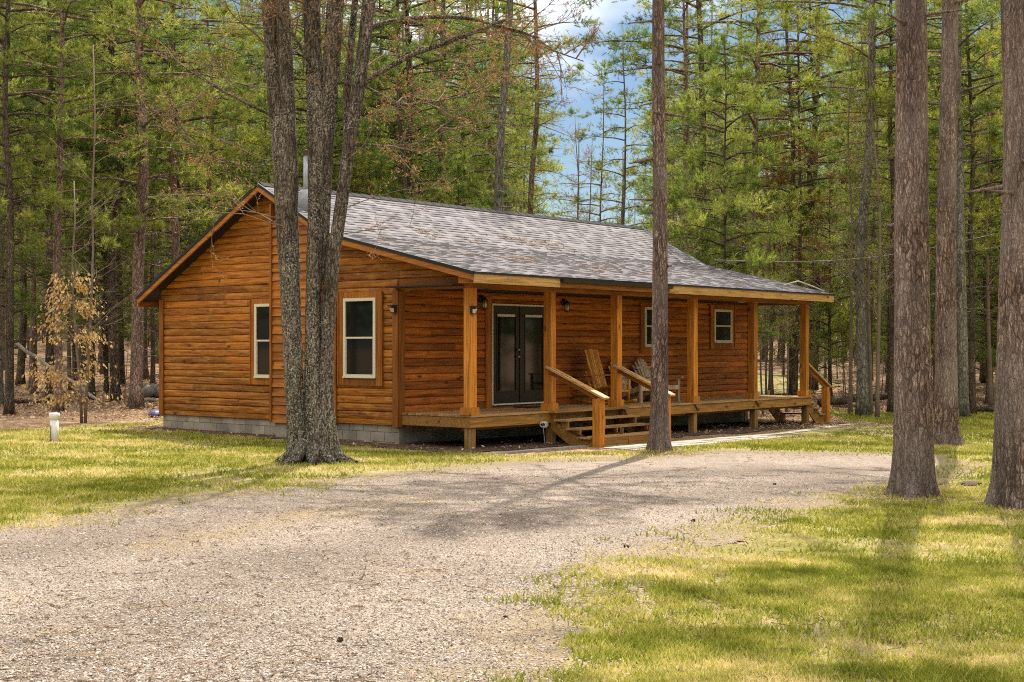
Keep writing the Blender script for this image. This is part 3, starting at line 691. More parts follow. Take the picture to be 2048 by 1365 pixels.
# dark soffit under the gable overhang and the front overhang
mb = MB(); mb2 = MB()
for (ya, za), (yb, zb) in zip(prof[:-1], prof[1:]):
    mb.add([(XA + .01, ya, za - .10), (XA + .01, yb, zb - .10), (.0, yb, zb - .10), (.0, ya, za - .10)], [(0, 1, 2, 3)], tone=.5)
    mb2.add([(L, ya, za - .10), (L, yb, zb - .10), (XB - .01, yb, zb - .10), (XB - .01, ya, za - .10)], [(0, 1, 2, 3)], tone=.5)
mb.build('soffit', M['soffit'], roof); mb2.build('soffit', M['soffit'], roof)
mb = MB()
fbox(mb, FR, XA, .02, ZE - .2, ZE - .05, P + .02, -YE - .02, .3); mb.build('eave_return', M['trim_y'], roof)
mb = MB(); g0, g1 = 2.2, 6.2; yo = -YE + .025; zt = ZE - .03
sec = [(yo, zt), (yo, zt - .07), (yo + .04, zt - .088), (yo + .08, zt - .078), (yo + .105, zt - .015), (yo + .115, zt - .004), (yo + .10, zt - .012), (yo + .076, zt - .07), (yo + .04, zt - .078), (yo + .012, zt - .064), (yo + .012, zt)]
v = [(x, -o, z) for x in (g0, g1) for o, z in sec]; k = len(sec)
mb.add(v, [(i, i + 1, i + 1 + k, i + k) for i in range(k - 1)], [(0, i, i + 1) for i in range(1, 5)] + [(k, k + i + 1, k + i) for i in range(1, 5)], .5)
fbox(mb, FR, g0, g1, zt - .014, zt - .002, yo + .10, yo + .118, .5)
mb.build('gutter', M['gutter'], cabin)
# chimney pipe
px_, py_ = .12, 2.75; zb_ = float(roof_z(py_))
mb = MB(); mb.tube([(px_, py_, zb_), (px_, py_, 6.0)], [.095, .095], 20); cp = mb.build('chimney_pipe', M['metal'], cabin, True)
mb = MB(); mb.tube([(px_, py_ - .02, zb_ - .16), (px_, py_, zb_ + .30), (px_, py_, zb_ + .36), (px_, py_, zb_ + .37)], [.37, .175, .165, .09], 24); mb.build('flashing_cone', M['metal'], cp, True)
mb = MB(); mb.tube([(px_, py_, 5.97), (px_, py_, 6.05), (px_, py_, 6.06), (px_, py_, 6.10)], [.11, .115, .14, .03], 20); mb.build('cap', m_plain('rusty_cap', (.14, .09, .07), .7, .3), cp, True)
mb = MB(); mb.tube([(L - .1, YR - .05, ZR - .1), (L - .1, YR - .05, ZR + .95)], [.018, .014], 8); mb.build('antenna_pole', M['metal'], cabin)  # antenna pole by the far end of the ridge
mb = MB(); q_ = [(L - .9, YE + .75, float(roof_z(YE + .75)) + .04), (L - .35, YE + .62, float(roof_z(YE + .6)) + .20), (L + .02, YE + .34, float(roof_z(YE + .3)) + .12), (L + .16, YE + .12, float(roof_z(YE + .1)) + .05)]
mb.tube(q_, [.02] * 4, 8); mb.build('bent_pipe', m_plain('beige_pipe', (.42, .37, .28), .6), cabin, True)

# --- lights on the walls and posts
def lantern(x):
    z = 2.90; k = .74; mb = MB(); mb.box(x - .05, x + .05, -.085, -.05, z - .02, z + .13); mb.tube([(x, -.07, z + .08), (x, -.13, z + .11), (x, -.17, z + .08)], [.014, .014, .014], 8)
    mb.tube([(x, -.17, z + .09), (x, -.17, z + .045), (x, -.17, z)], [.015, .06, .074], 14); mb.tube([(x, -.17, z - .15), (x, -.17, z - .18)], [.055, .02], 14)
    for a in range(4): mb.tube([(x + .056 * math.cos(a * 1.57 + .7), -.17 + .056 * math.sin(a * 1.57 + .7), z), (x + .052 * math.cos(a * 1.57 + .7), -.17 + .052 * math.sin(a * 1.57 + .7), z - .155)], [.006, .006], 6)
    o = mb.build('wall_lantern', M['black'], cabin, True)
    mb = MB(); mb.tube([(x, -.17, z), (x, -.17, z - .04), (x, -.17, z - .09), (x, -.17, z - .135)], [.022, .046, .049, .03], 14); mb.build('glass', M['lampglass'], o, True)
lantern(2.42); lantern(5.30)
def spot(F, a, z, o):
    mb = MB(); fbox(mb, F, a - .06, a + .06, z, z + .15, o, o + .05); fbox(mb, F, a - .07, a + .07, z + .13, z + .16, o, o + .13)
    s = mb.build('solar_light', M['black'], cabin)
    mb = MB(); v = np.array([F(a + i, zz, oo) for i in (-.04, .04) for zz, oo in ((z + .02, o + .055), (z + .10, o + .105), (z + .10, o + .055))]); mb.add(v, [(0, 1, 4, 3), (1, 2, 5, 4), (2, 0, 3, 5)], [(0, 2, 1), (3, 4, 5)], .5); mb.build('lamp_panel', M['lampglass'], s)
spot(GA, .04, 2.61, .084); spot(FR, .03, 2.56, P - .012)

# --- front steps with handrails
st = empty('porch_steps', (CX, CY, 0), CROT); tag(st, 'wide wooden steps with two handrails up to the front of the porch', 'steps')
s0, s1 = 2.62, 4.92; rise, run = .165, .30
mb = MB(); fbox(mb, FR, s0 - .25, s1 + .1, DZ - .033, DZ + .002, P + .034, P + .17); mb.build('tread', M['deck'], st)
for k in range(1, 4):
    yk = P + .13 + run * (k - 1)
    mb = MB(); fbox(mb, FR, s0 - .22, s1 + .12, DZ - k * rise - .036, DZ - k * rise, yk, yk + .14); fbox(mb, FR, s0 - .22, s1 + .12, DZ - k * rise - .036, DZ - k * rise + .001, yk + .146, yk + .30); mb.build('tread', M['deck'], st)
for x in (s0 - .12, (s0 + s1) / 2, s1 - .02):
    mb = MB(); pts = [(P + .0, DZ - .04), (P + .13, DZ - .04)]
    for k in range(1, 4):
        yk = P + .13 + run * (k - 1); pts += [(yk, DZ - k * rise - .037), (yk + run, DZ - k * rise - .037)]
    low = [(P + .13 + run * 3, -.08), (P + .55, -.08), (P + .0, DZ - .38)]
    outl = pts + low; n = len(outl)
    v = [(xx, -o, z) for xx in (x - .02, x + .02) for o, z in outl]
    ctr = [(x - .02, -(P + .3), DZ - .33), (x + .02, -(P + .3), DZ - .33)]
    mb.add(v + ctr, [(i, (i + 1) % n, (i + 1) % n + n, i + n) for i in range(n)], [(2 * n, i, (i + 1) % n) for i in range(n)] + [(2 * n + 1, n + (i + 1) % n, n + i) for i in range(n)], .4)
    mb.build('stringer', M['deck_rim'], st)
mb = MB(); fbox(mb, FR, s0 - .15, s1 + .05, -.06, .11, P + .98, P + 1.02, .4); mb.build('kick_board', M['deck_rim'], st)
for xr, xp in ((2.50, 2.57), (4.90, 4.93)):
    X, Y = cw(xr, -P - 1.18); g = float(gz(X, Y))
    ny = -P - 1.17; zt = .92
    mb = MB(); fbox(mb, FR, xr - .088, xr + .088, g - .05, zt, P + 1.08, P + 1.256, .6); mb.build('newel_post', M['post'], st)
    mb = MB(); mb.bar((xr, -P + .10, 1.545), (xr, -P - 1.36, .93), .19, .04, .6); h = mb.build('handrail', M['rail'], st)
    mb = MB(); mb.bar((xr - .01, -P + .0, 1.45), (xr - .01, -P - 1.12, .975), .045, .14, .3); mb.build('rail_board', M['beam'], h)
# steps off the far end
st2 = empty('porch_steps', (CX, CY, 0), CROT); tag(st2, 'narrow wooden steps with one handrail at the far end of the porch', 'steps')
e0, e1 = -P + .03, -.55
for k in range(1, 4):
    xk = .0 + .29 * (k - 1) + .03
    mb = MB(); fbox(mb, EN, e0, e1, DZ - k * rise - .036, DZ - k * rise, xk, xk + .28); mb.build('tread', M['deck'], st2)
for y in (e0 + .08, e1 - .08):
    mb = MB()
    v = [(L + o, yy, z) for yy in (y - .02, y + .02) for o, z in ((.0, DZ - .04), (.03, DZ - .202), (.32, DZ - .202), (.32, DZ - .367), (.61, DZ - .367), (.61, DZ - .532), (.9, DZ - .532), (.9, -.2), (.62, -.2), (.0, DZ - .4))]
    n = 10; ctr = [(L + .2, y - .02, DZ - .36), (L + .2, y + .02, DZ - .36)]
    mb.add(v + ctr, [(i, (i + 1) % n, (i + 1) % n + n, i + n) for i in range(n)], [(2 * n, i, (i + 1) % n) for i in range(n)] + [(2 * n + 1, n + (i + 1) % n, n + i) for i in range(n)], .4)
    mb.build('stringer', M['deck_rim'], st2)
mb = MB(); fbox(mb, EN, e0 - .0, e0 + .17, -.22, .86, 1.0, 1.17, .6); mb.build('newel_post', M['post'], st2)
mb = MB(); mb.bar((L - .05, e0 + .09, 1.50), (L + 1.3, e0 + .09, .85), .17, .04, .5, (0, 0, 1)); h = mb.build('handrail', M['rail'], st2)
mb = MB(); mb.bar((L - .02, e0 + .09, 1.40), (L + 1.05, e0 + .09, .89), .045, .13, .3); mb.build('rail_board', M['beam'], h)

# fallen needles lying on the low roof: nobody could count them
mb = MB(); k = 0
cx_ = RNG.uniform(.5, 12.5, 9000); cy_ = RNG.uniform(-1.6, 2.2, 9000)
dens = fbm(cx_ * .55, cy_ * .9 + 3, 61, 3) + .22 * np.exp(-((cx_ - 4.4) / 1.9) ** 2) * np.exp(-((cy_ + .2) / .9) ** 2)
keep = RNG.random(9000) < np.clip((dens - .56) * 4, .0, 1)
cx_, cy_ = cx_[keep], cy_[keep]
zz_ = roof_z(cy_) + .022; a_ = RNG.uniform(0, 6.28, len(cx_)); ln_ = RNG.uniform(.04, .10, len(cx_))
p0 = np.stack([cx_, cy_, zz_], -1); dd = np.stack([np.cos(a_), np.sin(a_), np.zeros_like(a_)], -1) * ln_[:, None]; dd[:, 2] = roof_z(cy_ + dd[:, 1]) - roof_z(cy_)
ss = np.stack([-np.sin(a_), np.cos(a_), np.zeros_like(a_)], -1) * .012; ss[:, 2] = roof_z(cy_ + ss[:, 1]) - roof_z(cy_)
v = np.stack([p0 - ss, p0 + ss, p0 + dd + ss * .6, p0 + dd - ss * .6], 1).reshape(-1, 3)
mb.add(v, np.arange(len(v)).reshape(-1, 4), tone=RNG.random(len(cx_)))
o = mb.build('fallen_needles', M['needle_rust'], loc=(CX, CY, 0), rz=CROT); o['kind'] = 'stuff'; o['label'] = 'rusty pine needles fallen on the low roof slope'

# ------------------------------------------------------------------ things on the porch
def lw(x, y, z): X, Y = cw(x, y); return (X, Y, z)
def rocker():
    r = empty('rocking_chair', lw(5.92, -.92, DZ), CROT + R(6))
    tag(r, 'tall amber wooden rocking chair with a slatted back beside the porch wall', 'rocking chair')
    m = M['chair']
    mb = MB()
    for k in range(6): mb.bar((-.29, -.27 + k * .095, .46 - k * .022), (.29, -.27 + k * .095, .46 - k * .022), .085, .022)
    mb.build('seat', m, r)
    mb = MB()
    for k in range(7):
        x = -.255 + k * .085; h = 1.26 - abs(k - 3) * .012
        mb.bar((x, .22, .30), (x * 1.04, .50, h), .076, .02, None, (0, -1, .3))
    mb.bar((-.29, .31, .58), (.29, .31, .58), .03, .06); mb.bar((-.29, .45, 1.02), (.29, .45, 1.02), .03, .06)
    mb.build('backrest', m, r)
    for s in (-1, 1):
        mb = MB(); mb.bar((s * .33, -.36, .67), (s * .33, .46, .66), .11, .025); mb.build('armrest', m, r)
        mb = MB(); mb.tube([(s * .31, -.30, .09), (s * .32, -.31, .66)], [.036, .034], 10); mb.build('leg', m, r, True)
        mb = MB(); mb.tube([(s * .31, .24, .09), (s * .33, .45, .74)], [.036, .034], 10); mb.build('leg', m, r, True)
        mb = MB(); aa = np.linspace(-.62, .58, 12); pts = [(s * .31, .9 * a + .05, .035 + .16 * a * a) for a in aa]; mb.tube(pts, [.035] * 12, 8); mb.build('rocker', m, r, True)
    mb = MB(); mb.tube([(-.31, -.30, .3), (.31, -.30, .3)], [.028, .028], 8); mb.tube([(-.32, .28, .26), (.32, .28, .26)], [.028, .028], 8); mb.build('stretcher', m, r, True)
rocker()
def adirondack(x, y, rz, label):
    r = empty('adirondack_chair', lw(x, y, DZ), CROT + rz); tag(r, label, 'chair', 'weathered chairs on the porch'); m = M['chair_grey']
    mb = MB()
    for k in range(6): mb.bar((-.28, -.30 + k * .10, .37 - k * .032), (.28, -.30 + k * .10, .37 - k * .032), .088, .022)
    mb.build('seat', m, r)
    mb = MB(); mb.bar((-.30, -.36, .335), (.30, -.36, .335), .022, .10); mb.build('apron', m, r)
    mb = MB()
    for k in range(7):
        t = k - 3; mb.bar((t * .075, .20, .20), (t * .092, .56, 1.02 - abs(t) ** 1.6 * .03), .072, .02, None, (0, -1, .4))
    mb.bar((-.27, .30, .46), (.27, .30, .46), .03, .05); mb.bar((-.29, .46, .80), (.29, .46, .80), .03, .05)
    mb.build('backrest', m, r)
    for s in (-1, 1):
        mb = MB(); mb.bar((s * .36, -.44, .575), (s * .34, .44, .565), .125, .024); mb.build('armrest', m, r)
        mb = MB(); mb.bar((s * .32, -.34, 0), (s * .33, -.34, .56), .05, .085); mb.build('leg', m, r)
        mb = MB(); mb.bar((s * .28, -.30, .35), (s * .28, .62, .03), .03, .11); mb.build('leg', m, r)
adirondack(7.22, -.72, R(3), 'weathered slatted chair next to the rocking chair on the porch')
adirondack(8.18, -.74, R(-4), 'weathered slatted chair under the porch window partly behind the lone pine trunk')
mb = MB(); mb.box(-.45, .45, -.28, .28, 0, .014); mb.box(-.42, .42, -.25, .25, .0145, .02)
tag(mb.build('doormat', M['door'], loc=lw(3.7, -.5, DZ + .003), rz=CROT), 'dark doormat lying before the french doors', 'doormat')
# garden stake with a wire coil
gs = empty('garden_stake', lw(2.05, -P - .12, float(gz(*cw(2.05, -P - .12))))); tag(gs, 'thin garden stake with a pale wire coil in front of the deck edge', 'garden stake')
mb = MB(); mb.tube([(.05, 0, -.05), (0, 0, .42), (-.02, 0, .50)], [.006] * 3, 6); mb.build('rod', M['metal'], gs)
mb = MB()
for k in range(5):
    aa = np.linspace(0, 2 * np.pi, 22); rr = .05 + .008 * k; mb.tube(np.stack([rr * np.cos(aa) + .006 * k, .01 * np.sin(aa * 2 + k) + .008 * k, .40 + rr * .8 * np.sin(aa)], -1), [.005] * 22, 5, cap=False)
mb.build('wire_coil', M['pale'], gs, True)

# ------------------------------------------------------------------ trees
def needle_mesh(name, P_, D_, mat, K=9, ln=.15, w=.028, spread=.7, tone=None, rng=RNG):
    """tufts of needle blades at points P_ pointing along D_"""
    n = len(P_); D_ = D_ / (np.linalg.norm(D_, axis=1)[:, None] + 1e-9)
    p = np.repeat(P_, K, 0); d = np.repeat(D_, K, 0) + rng.normal(0, spread * .6, (n * K, 3)); d /= np.linalg.norm(d, axis=1)[:, None]
    p = p - np.repeat(D_, K, 0) * rng.uniform(0, ln * 1.2, (n * K, 1))
    side = np.cross(d, rng.normal(0, 1, (n * K, 3))); side /= np.linalg.norm(side, axis=1)[:, None] + 1e-9
    l = ln * rng.uniform(.65, 1.25, (n * K, 1)); ww = w * rng.uniform(.7, 1.2, (n * K, 1))
    v = np.stack([p - side * ww / 2, p + side * ww / 2, p + d * l], 1).reshape(-1, 3)
    t = np.repeat(tone if tone is not None else rng.random(n), K) + rng.normal(0, .17, n * K)
    mb = MB(); mb.add(v, None, np.arange(n * K * 3).reshape(-1, 3), np.clip(t, 0, 1)); return mb.mesh(name, mat)
def trunk_path(h, lean, seed, bend=.12, n=26, z0=-.15):
    z = np.linspace(0, 1, n) ** 1.15 * h; o = seed * 7.3
    x = (fbm(z * .16 + o, z * 0 + 1, 3, 2) - .5) * bend * 4 * np.clip(z / 5, 0, 1) + lean[0] * z
    y = (fbm(z * .16 + o, z * 0 + 5, 4, 2) - .5) * bend * 4 * np.clip(z / 5, 0, 1) + lean[1] * z
    z = z.copy(); z[0] = z0
    return np.stack([x, y, z], -1)
def conifer(seed, h=23, r=.19, c0=6.0, c1=None, crown_r=2.6, nb=52, tw=9, bark=None, needles=None, dead=16, flare=.35, ln=.17, w=.018, K=13, droop=.1, up=.25, lobes=5, sides=16, stub=True, tdens=1.0):
    rng = np.random.default_rng(seed); c1 = c1 or h
    path = trunk_path(h, rng.normal(0, .006, 2), seed)
    zf = np.clip(path[:, 2] / h, 0, 1); rad = r * (1 - zf * .8) * (1 + flare * np.exp(-np.clip(path[:, 2], 0, 99) / .28))
    mb = MB()
    ph = rng.uniform(0, 6.28)
    ribs = lambda t, a: 1 + flare * .55 * np.exp(-(t[:, None] ** (1 / 1.0) * h) / .35) * np.cos(lobes * a[None] + ph) + 0
    mb.tube(path, rad, sides, .5, wob=.07, seed=seed, ribs=ribs)
    at = lambda z: np.array([np.interp(z, path[:, 2], path[:, 0]), np.interp(z, path[:, 2], path[:, 1]), z])
    PT = []; DT = []; TN = []
    for k in range(dead):       # bare dead limbs under the crown
        z = rng.uniform(max(1.2, c0 * .25), c0 + 2); a = rng.uniform(0, 6.28); L_ = rng.uniform(.35, 1.9)
        p0 = at(z); d = np.array([math.cos(a), math.sin(a), rng.uniform(-.25, .3)])
        q = np.array([p0, p0 + d * L_ * .5, p0 + d * L_ + np.array([rng.normal(0, .12), rng.normal(0, .12), rng.normal(-.08, .15)])])
        mb.tube(q, [.020, .014, .005], 4, .4, cap=False)
        for j in range(3):
            t = rng.uniform(.3, 1); b = p0 + d * L_ * t; e = b + (d * .6 + rng.normal(0, .6, 3)) * rng.uniform(.15, .5); mb.tube(np.array([b, e]), [.008, .003], 3, .4, cap=False)
    for k in range(nb):
        f = (k + rng.random()) / nb; z = c0 + (c1 - c0) * f; a = k * 2.399 + rng.normal(0, .4)
        prof_ = (.55 + .75 * min(1, f * 3.2)) * (1 - max(0, f - .6) / .4) ** .8; L_ = crown_r * prof_ * rng.uniform(.45, 1.2) + .25
        if f > .6 and c0 > 4 and rng.random() < .55: continue
        p0 = at(z); hd = np.array([math.cos(a), math.sin(a), 0]); n = 5; t = np.linspace(0, 1, n)
        pts = p0 + hd * (L_ * t)[:, None] + np.array([0, 0, 1]) * (L_ * (up * t + (-.05 - droop) * t * t * 1.6))[:, None] + rng.normal(0, .04, (n, 3)) * t[:, None]
        mb.tube(pts, np.linspace(.02 + L_ * .009, .006, n), 4, .4, cap=False)
        base_t = rng.uniform(.25, .8)
        m = max(2, int(tw * .42 * (.4 + L_ / crown_r)))
        for j in range(m):
            tt = rng.uniform(.35, 1.0); b = np.array([np.interp(tt, t, pts[:, i]) for i in range(3)])
            ang = a + rng.choice((-1, 1)) * rng.uniform(.2, 1.2); tl = L_ * rng.uniform(.12, .34) * (1.2 - tt * .6) + .12
            d = np.array([math.cos(ang), math.sin(ang), rng.uniform(-.08, .4)]); e = b + d * tl
            mb.tube(np.array([b, e]), [.010, .004], 3, .4, cap=False)
            cs = rng.uniform(.10, .30); ct = base_t + rng.normal(0, .2)
            for q in range(int(tdens * rng.integers(9, 21))):
                o_ = rng.normal(0, 1, 3) * cs * np.array([1, 1, .7]); PT.append(e + o_); DT.append(d * .4 + o_ / cs * .5 + rng.normal(0, .3, 3) + np.array([0, 0, .35])); TN.append(ct + o_[2] / cs * .10 + rng.normal(0, .08))
    P_ = np.array(PT); D_ = np.array(DT)
    t = mb.mesh('trunk', bark, True); nm = needle_mesh('crown', P_, D_, needles, K, ln, w, tone=np.array(TN), rng=rng)
    return t, nm
def bare_tree(seed, h=9, r=.07, bark=None, bud=None, nb=22, lean=.03, spread=1.0, budn=4, start=.25, depth=2, budsize=.035, thick=1.0):
    rng = np.random.default_rng(seed); mb = MB(); PT = []; DT = []
    def grow(p, d, L_, rr, dep):
        n = 5 if dep >= 1 else 3; pts = [p]; dd = d / np.linalg.norm(d)
        for i in range(n - 1):
            dd = dd + rng.normal(0, .16, 3) + np.array([0, 0, .06]); dd /= np.linalg.norm(dd); pts.append(pts[-1] + dd * L_ / (n - 1))
        pts = np.array(pts); mb.tube(pts, np.linspace(rr, rr * .35, n), 5 if dep > 1 else 3, .4, cap=False)
        if dep > 0:
            for j in range(int(rng.integers(4, 7))):
                t = rng.uniform(.25, 1); b = pts[min(n - 1, int(t * (n - 1)))]
                e = dd * .7 + rng.normal(0, .6, 3); e[2] = abs(e[2]) * .6 + .05; grow(b, e, L_ * rng.uniform(.35, .6), rr * .5, dep - 1)
        else:
            for j in range(budn): PT.append(pts[int(rng.integers(1, n))] + rng.normal(0, .03, 3)); DT.append(dd + rng.normal(0, .4, 3))
    path = trunk_path(h, rng.normal(0, lean, 2), seed, .2, 14)
    mb.tube(path, r * (1 - np.linspace(0, 1, 14) * .82) * (1 + .3 * np.exp(-np.clip(path[:, 2], 0, 9) / .2)), 9, .5, wob=.08, seed=seed)
    for k in range(nb):
        f = start + (1 - start) * (k + rng.random()) / nb; i = min(13, int(f ** (1 / 1.15) * 13)); a = k * 2.4 + rng.normal(0, .5)
        grow(path[i], np.array([math.cos(a), math.sin(a), rng.uniform(.3, 1.0)]), spread * h * .2 * (1.25 - f) * rng.uniform(.7, 1.3), r * .32 * (1.2 - f) * thick, depth)
    t = mb.mesh('trunk', bark, True)
    c = needle_mesh('crown', np.array(PT), np.array(DT), bud, 2, budsize, budsize * .75, .9, rng=rng) if bud else None
    return t, c
B = M
KIND = {}
for i, s in enumerate((101, 102, 103, 104)):
    KIND['pine', i] = conifer(s, h=23, r=.19, c0=(5.2, 6.6, 4.6, 7.5)[i], crown_r=3.3, nb=66, tw=12, bark=B['bark_far'], needles=B['needle'], dead=26)
for i, s in enumerate((121, 122, 123)):
    KIND['young', i] = conifer(s, h=(11, 14, 8)[i], r=.10, c0=(1.6, 2.6, 1.0)[i], crown_r=(2.3, 2.6, 1.9)[i], nb=(44, 52, 36)[i], tw=12, bark=B['bark_dark'], needles=B['needle_bright'], dead=8, up=.32, droop=.12, ln=.18, w=.017, K=14)
KIND['dark', 0] = conifer(131, h=22, r=.17, c0=6, crown_r=3.0, nb=58, tw=11, bark=B['bark_dark'], needles=B['needle'], dead=40)
KIND['dark', 1] = conifer(132, h=22, r=.17, c0=8, crown_r=2.8, nb=50, tw=11, bark=B['bark_dark'], needles=B['needle_bright'], dead=46)
KIND['grey', 0] = conifer(141, h=22, r=.18, c0=9, crown_r=2.8, nb=44, tw=11, bark=B['bark_grey'], needles=B['needle'], dead=30)
KIND['tall', 0] = conifer(143, h=22, r=.18, c0=13.5, crown_r=2.2, nb=30, tw=8, bark=B['bark_grey'], needles=B['needle'], dead=46)
KIND['tall', 1] = conifer(144, h=22, r=.15, c0=11.5, crown_r=2.4, nb=30, tw=7, bark=B['bark_far'], needles=B['needle'], dead=70)
KIND['rust', 0] = conifer(151, h=15, r=.13, c0=2.8, crown_r=1.9, nb=42, tw=9, bark=B['bark_dark'], needles=B['needle_rust'], dead=16, tdens=.55)
KIND['sparse', 0] = conifer(161, h=17, r=.10, c0=3.5, crown_r=1.5, nb=40, tw=7, bark=B['bark_grey'], needles=B['needle'], dead=14, tdens=.6)
KIND['sparse', 1] = conifer(162, h=17, r=.11, c0=4.5, crown_r=1.8, nb=40, tw=6, bark=B['bark_far'], needles=B['needle'], dead=20, tdens=.5)
for i in range(3): KIND['bare', i] = bare_tree(171 + i, h=(9, 12, 7)[i], r=(.055, .075, .04)[i], bark=B['twig'], bud=(B['bud_green'], B['bud_red'], B['bud_green'])[i], nb=20, budn=3)
for i in range(2): KIND['shrub', i] = bare_tree(181 + i, h=(2.6, 3.6)[i], r=.02, bark=B['twig'], bud=B['bud_green'] if i else None, nb=16, spread=1.5, start=.1, budn=2)
R0 = {'pine': .19, 'young': .10, 'dark': .17, 'grey': .18, 'tall': .165, 'rust': .13, 'sparse': .105, 'bare': .06, 'shrub': .02}
NAME = {'pine': ('pine_tree', 'tree'), 'young': ('young_pine', 'tree'), 'dark': ('conifer_tree', 'tree'), 'grey': ('conifer_tree', 'tree'), 'tall': ('conifer_tree', 'tree'), 'rust': ('conifer_tree', 'tree'), 'sparse': ('thin_conifer', 'tree'), 'bare': ('bare_sapling', 'sapling'), 'shrub': ('bare_shrub', 'shrub')}
SPOTS = []
def tree(kind, X, Y, width=None, label=None, group=None, sc=None, rz=None, sz=None, tilt=0):
    keys = [k for k in KIND if k[0] == kind]; k = keys[random.randrange(len(keys))] if not isinstance(kind, tuple) else kind
    sc = sc if sc else (width / 2 / R0[k[0]] if width else random.uniform(.8, 1.2))
    nm, cat = NAME[k[0]]; o = empty(nm, (X, Y, float(gz(X, Y))), random.uniform(0, 6.28) if rz is None else rz)
    o.scale = (sc, sc, sc * sz if sz else sc)
    if tilt: o.rotation_euler = (random.uniform(-tilt, tilt), random.uniform(-tilt, tilt), o.rotation_euler[2])
    tag(o, label, cat, group)
    t, c = KIND[k]; link('trunk', t, o)
    if c: link('crown', c, o)
    SPOTS.append((X, Y)); return o
def treepx(kind, px, py, wpx, label, Y=None, group=None, minh=.75, maxs=1.5, **kw):
    """py = row of the foot, or Y = its distance when the foot is hidden"""
    if Y is None: X, Y, _ = G(px, py)
    else: X = (px - CXP) / FPX * Y
    k0 = kind[0] if isinstance(kind, tuple) else kind
    wid = wpx * Y / FPX; sc = wid / 2 / R0[k0]; s2 = min(max(sc, minh), maxs)
    o = tree(kind, X, Y, None, label, group, sc=s2, **kw); o.scale = (sc, sc, s2 * kw.get('sz', 1) if kw.get('sz') else s2); return o

# --- the yard pines: one of a kind each, with their own trunks
def yard_pine(seed, X, Y, dia, label, h=22, c0=11.5, lobes=5, flare=.3, tap=.75, stubs=14, phase=0.0):
    rng = np.random.default_rng(seed); o = empty('pine_tree', (X, Y, float(gz(X, Y)))); tag(o, label, 'tree')
    n = 120; z = np.concatenate([[-.15], np.linspace(0, 1, n - 1) ** 1.6 * h]); r = dia / 2
    x = (fbm(z * .22 + seed, z * 0, 5, 2) - .5) * .16 * np.clip(z / 4, 0, 1); y = (fbm(z * .22 + seed, z * 0 + 9, 6, 2) - .5) * .3 * np.clip(z / 4, 0, 1)
    path = np.stack([x, y, z], -1); zp = np.clip(z, 0, 99)
    rad = r * (1 - zp / h * tap) * (1 + .13 * np.exp(-zp / 1.2)); S = 72
    def ribs(t, a):
        zz = zp[:, None]
        root = np.exp(-zz / .24) * flare * 1.6 * np.clip(.42 + .58 * np.cos(lobes * a[None] + seed + phase) + .3 * np.cos(2 * a[None] + seed * 2), 0, 2)
        ca, sa = np.cos(a)[None], np.sin(a)[None]
        pl = np.abs(vnoise(ca * 7 + 20 + 0 * zz, sa * 7 + zz * 1.6, seed) - .5) * 2 + .6 * np.abs(vnoise(ca * 13 + 20 + 0 * zz, sa * 13 + zz * 4, seed + 1) - .5) * 2
        return 1 + root + (.05 + .05 * np.exp(-zz / 2.5)) * (np.clip(pl * 1.4, 0, .75) - .55) + .03 * (vnoise(ca * 1.5 + 5 + 0 * zz, sa * 1.5 + zz * .6, seed + 3) - .5)
    mb = MB(); mb.tube(path, rad, S, .5, ribs=ribs)
    at = lambda q: np.array([np.interp(q, z, x), np.interp(q, z, y), q])
    for k in range(stubs):
        q = rng.uniform(2.2, c0); a = rng.uniform(0, 6.28); d = np.array([math.cos(a), math.sin(a), rng.uniform(-.25, .1)]); rr = np.interp(q, z, rad)
        L_ = rng.choice((.05, .08, .12, .5)); mb.tube(np.array([at(q) + d * rr * .85, at(q) + d * (rr + .02), at(q) + d * (rr + L_)]), [.045, .03, .010], 7, .2)
    t = mb.build('trunk', B['bark_pine'], o, True)
    mb = MB(); PT = []; DT = []; TN = []
    nl = 50 if seed == 1 else 42
    for k in range(nl):
        f = (k + rng.random()) / nl; q = c0 + (h - c0) * f; a = k * 2.4 + rng.normal(0, .4); L_ = (2.9 * (1 - f) ** .6 + .4) * rng.uniform(.6, 1.1); p0 = at(q)
        hd = np.array([math.cos(a), math.sin(a), .22]); mb.tube(np.array([p0, p0 + hd * L_ * .5, p0 + hd * L_]), [.04, .025, .01], 5, .4, cap=False)
        for j in range(9 if seed == 1 else 7):
            tt = rng.uniform(.35, 1); an = a + rng.normal(0, .7); d = np.array([math.cos(an), math.sin(an), .3]); b = p0 + hd * L_ * tt; e = rng.uniform(.3, .7)
            for g in range(4): PT.append(b + d * e * rng.uniform(.4, 1) + rng.normal(0, .05, 3)); DT.append(d + rng.normal(0, .4, 3)); TN.append(rng.uniform(.2, .8))
    mb.build('limbs', B['bark_pine'], o, True)
    link('crown', needle_mesh('crown', np.array(PT), np.array(DT), B['needle'], 10, .18, .022, tone=np.array(TN), rng=rng), o)
    return o
X, Y, _ = G(1318, 902); yard_pine(1, X, Y, .325, 'slender straight pine standing right before the porch steps', h=21, c0=10.5, lobes=4, flare=.30)
X, Y, _ = G(1826, 992); yard_pine(2, X, Y, .50, 'thickest pine trunk with flared roots at the edge of the gravel', h=24, c0=12, lobes=5, flare=.34, phase=1.2)
X, Y, _ = G(1893, 891); yard_pine(3, X, Y, .455, 'middle pine of the right hand trio, rooted in the bright green lawn', h=24, c0=12.5, lobes=6, flare=.36, phase=2.0)
X, Y, _ = G(2036, 1016); yard_pine(4, X, Y, .56, 'pine trunk cut by the right edge of the picture, on dry lawn', h=24, c0=12, lobes=5, flare=.2, phase=.5)

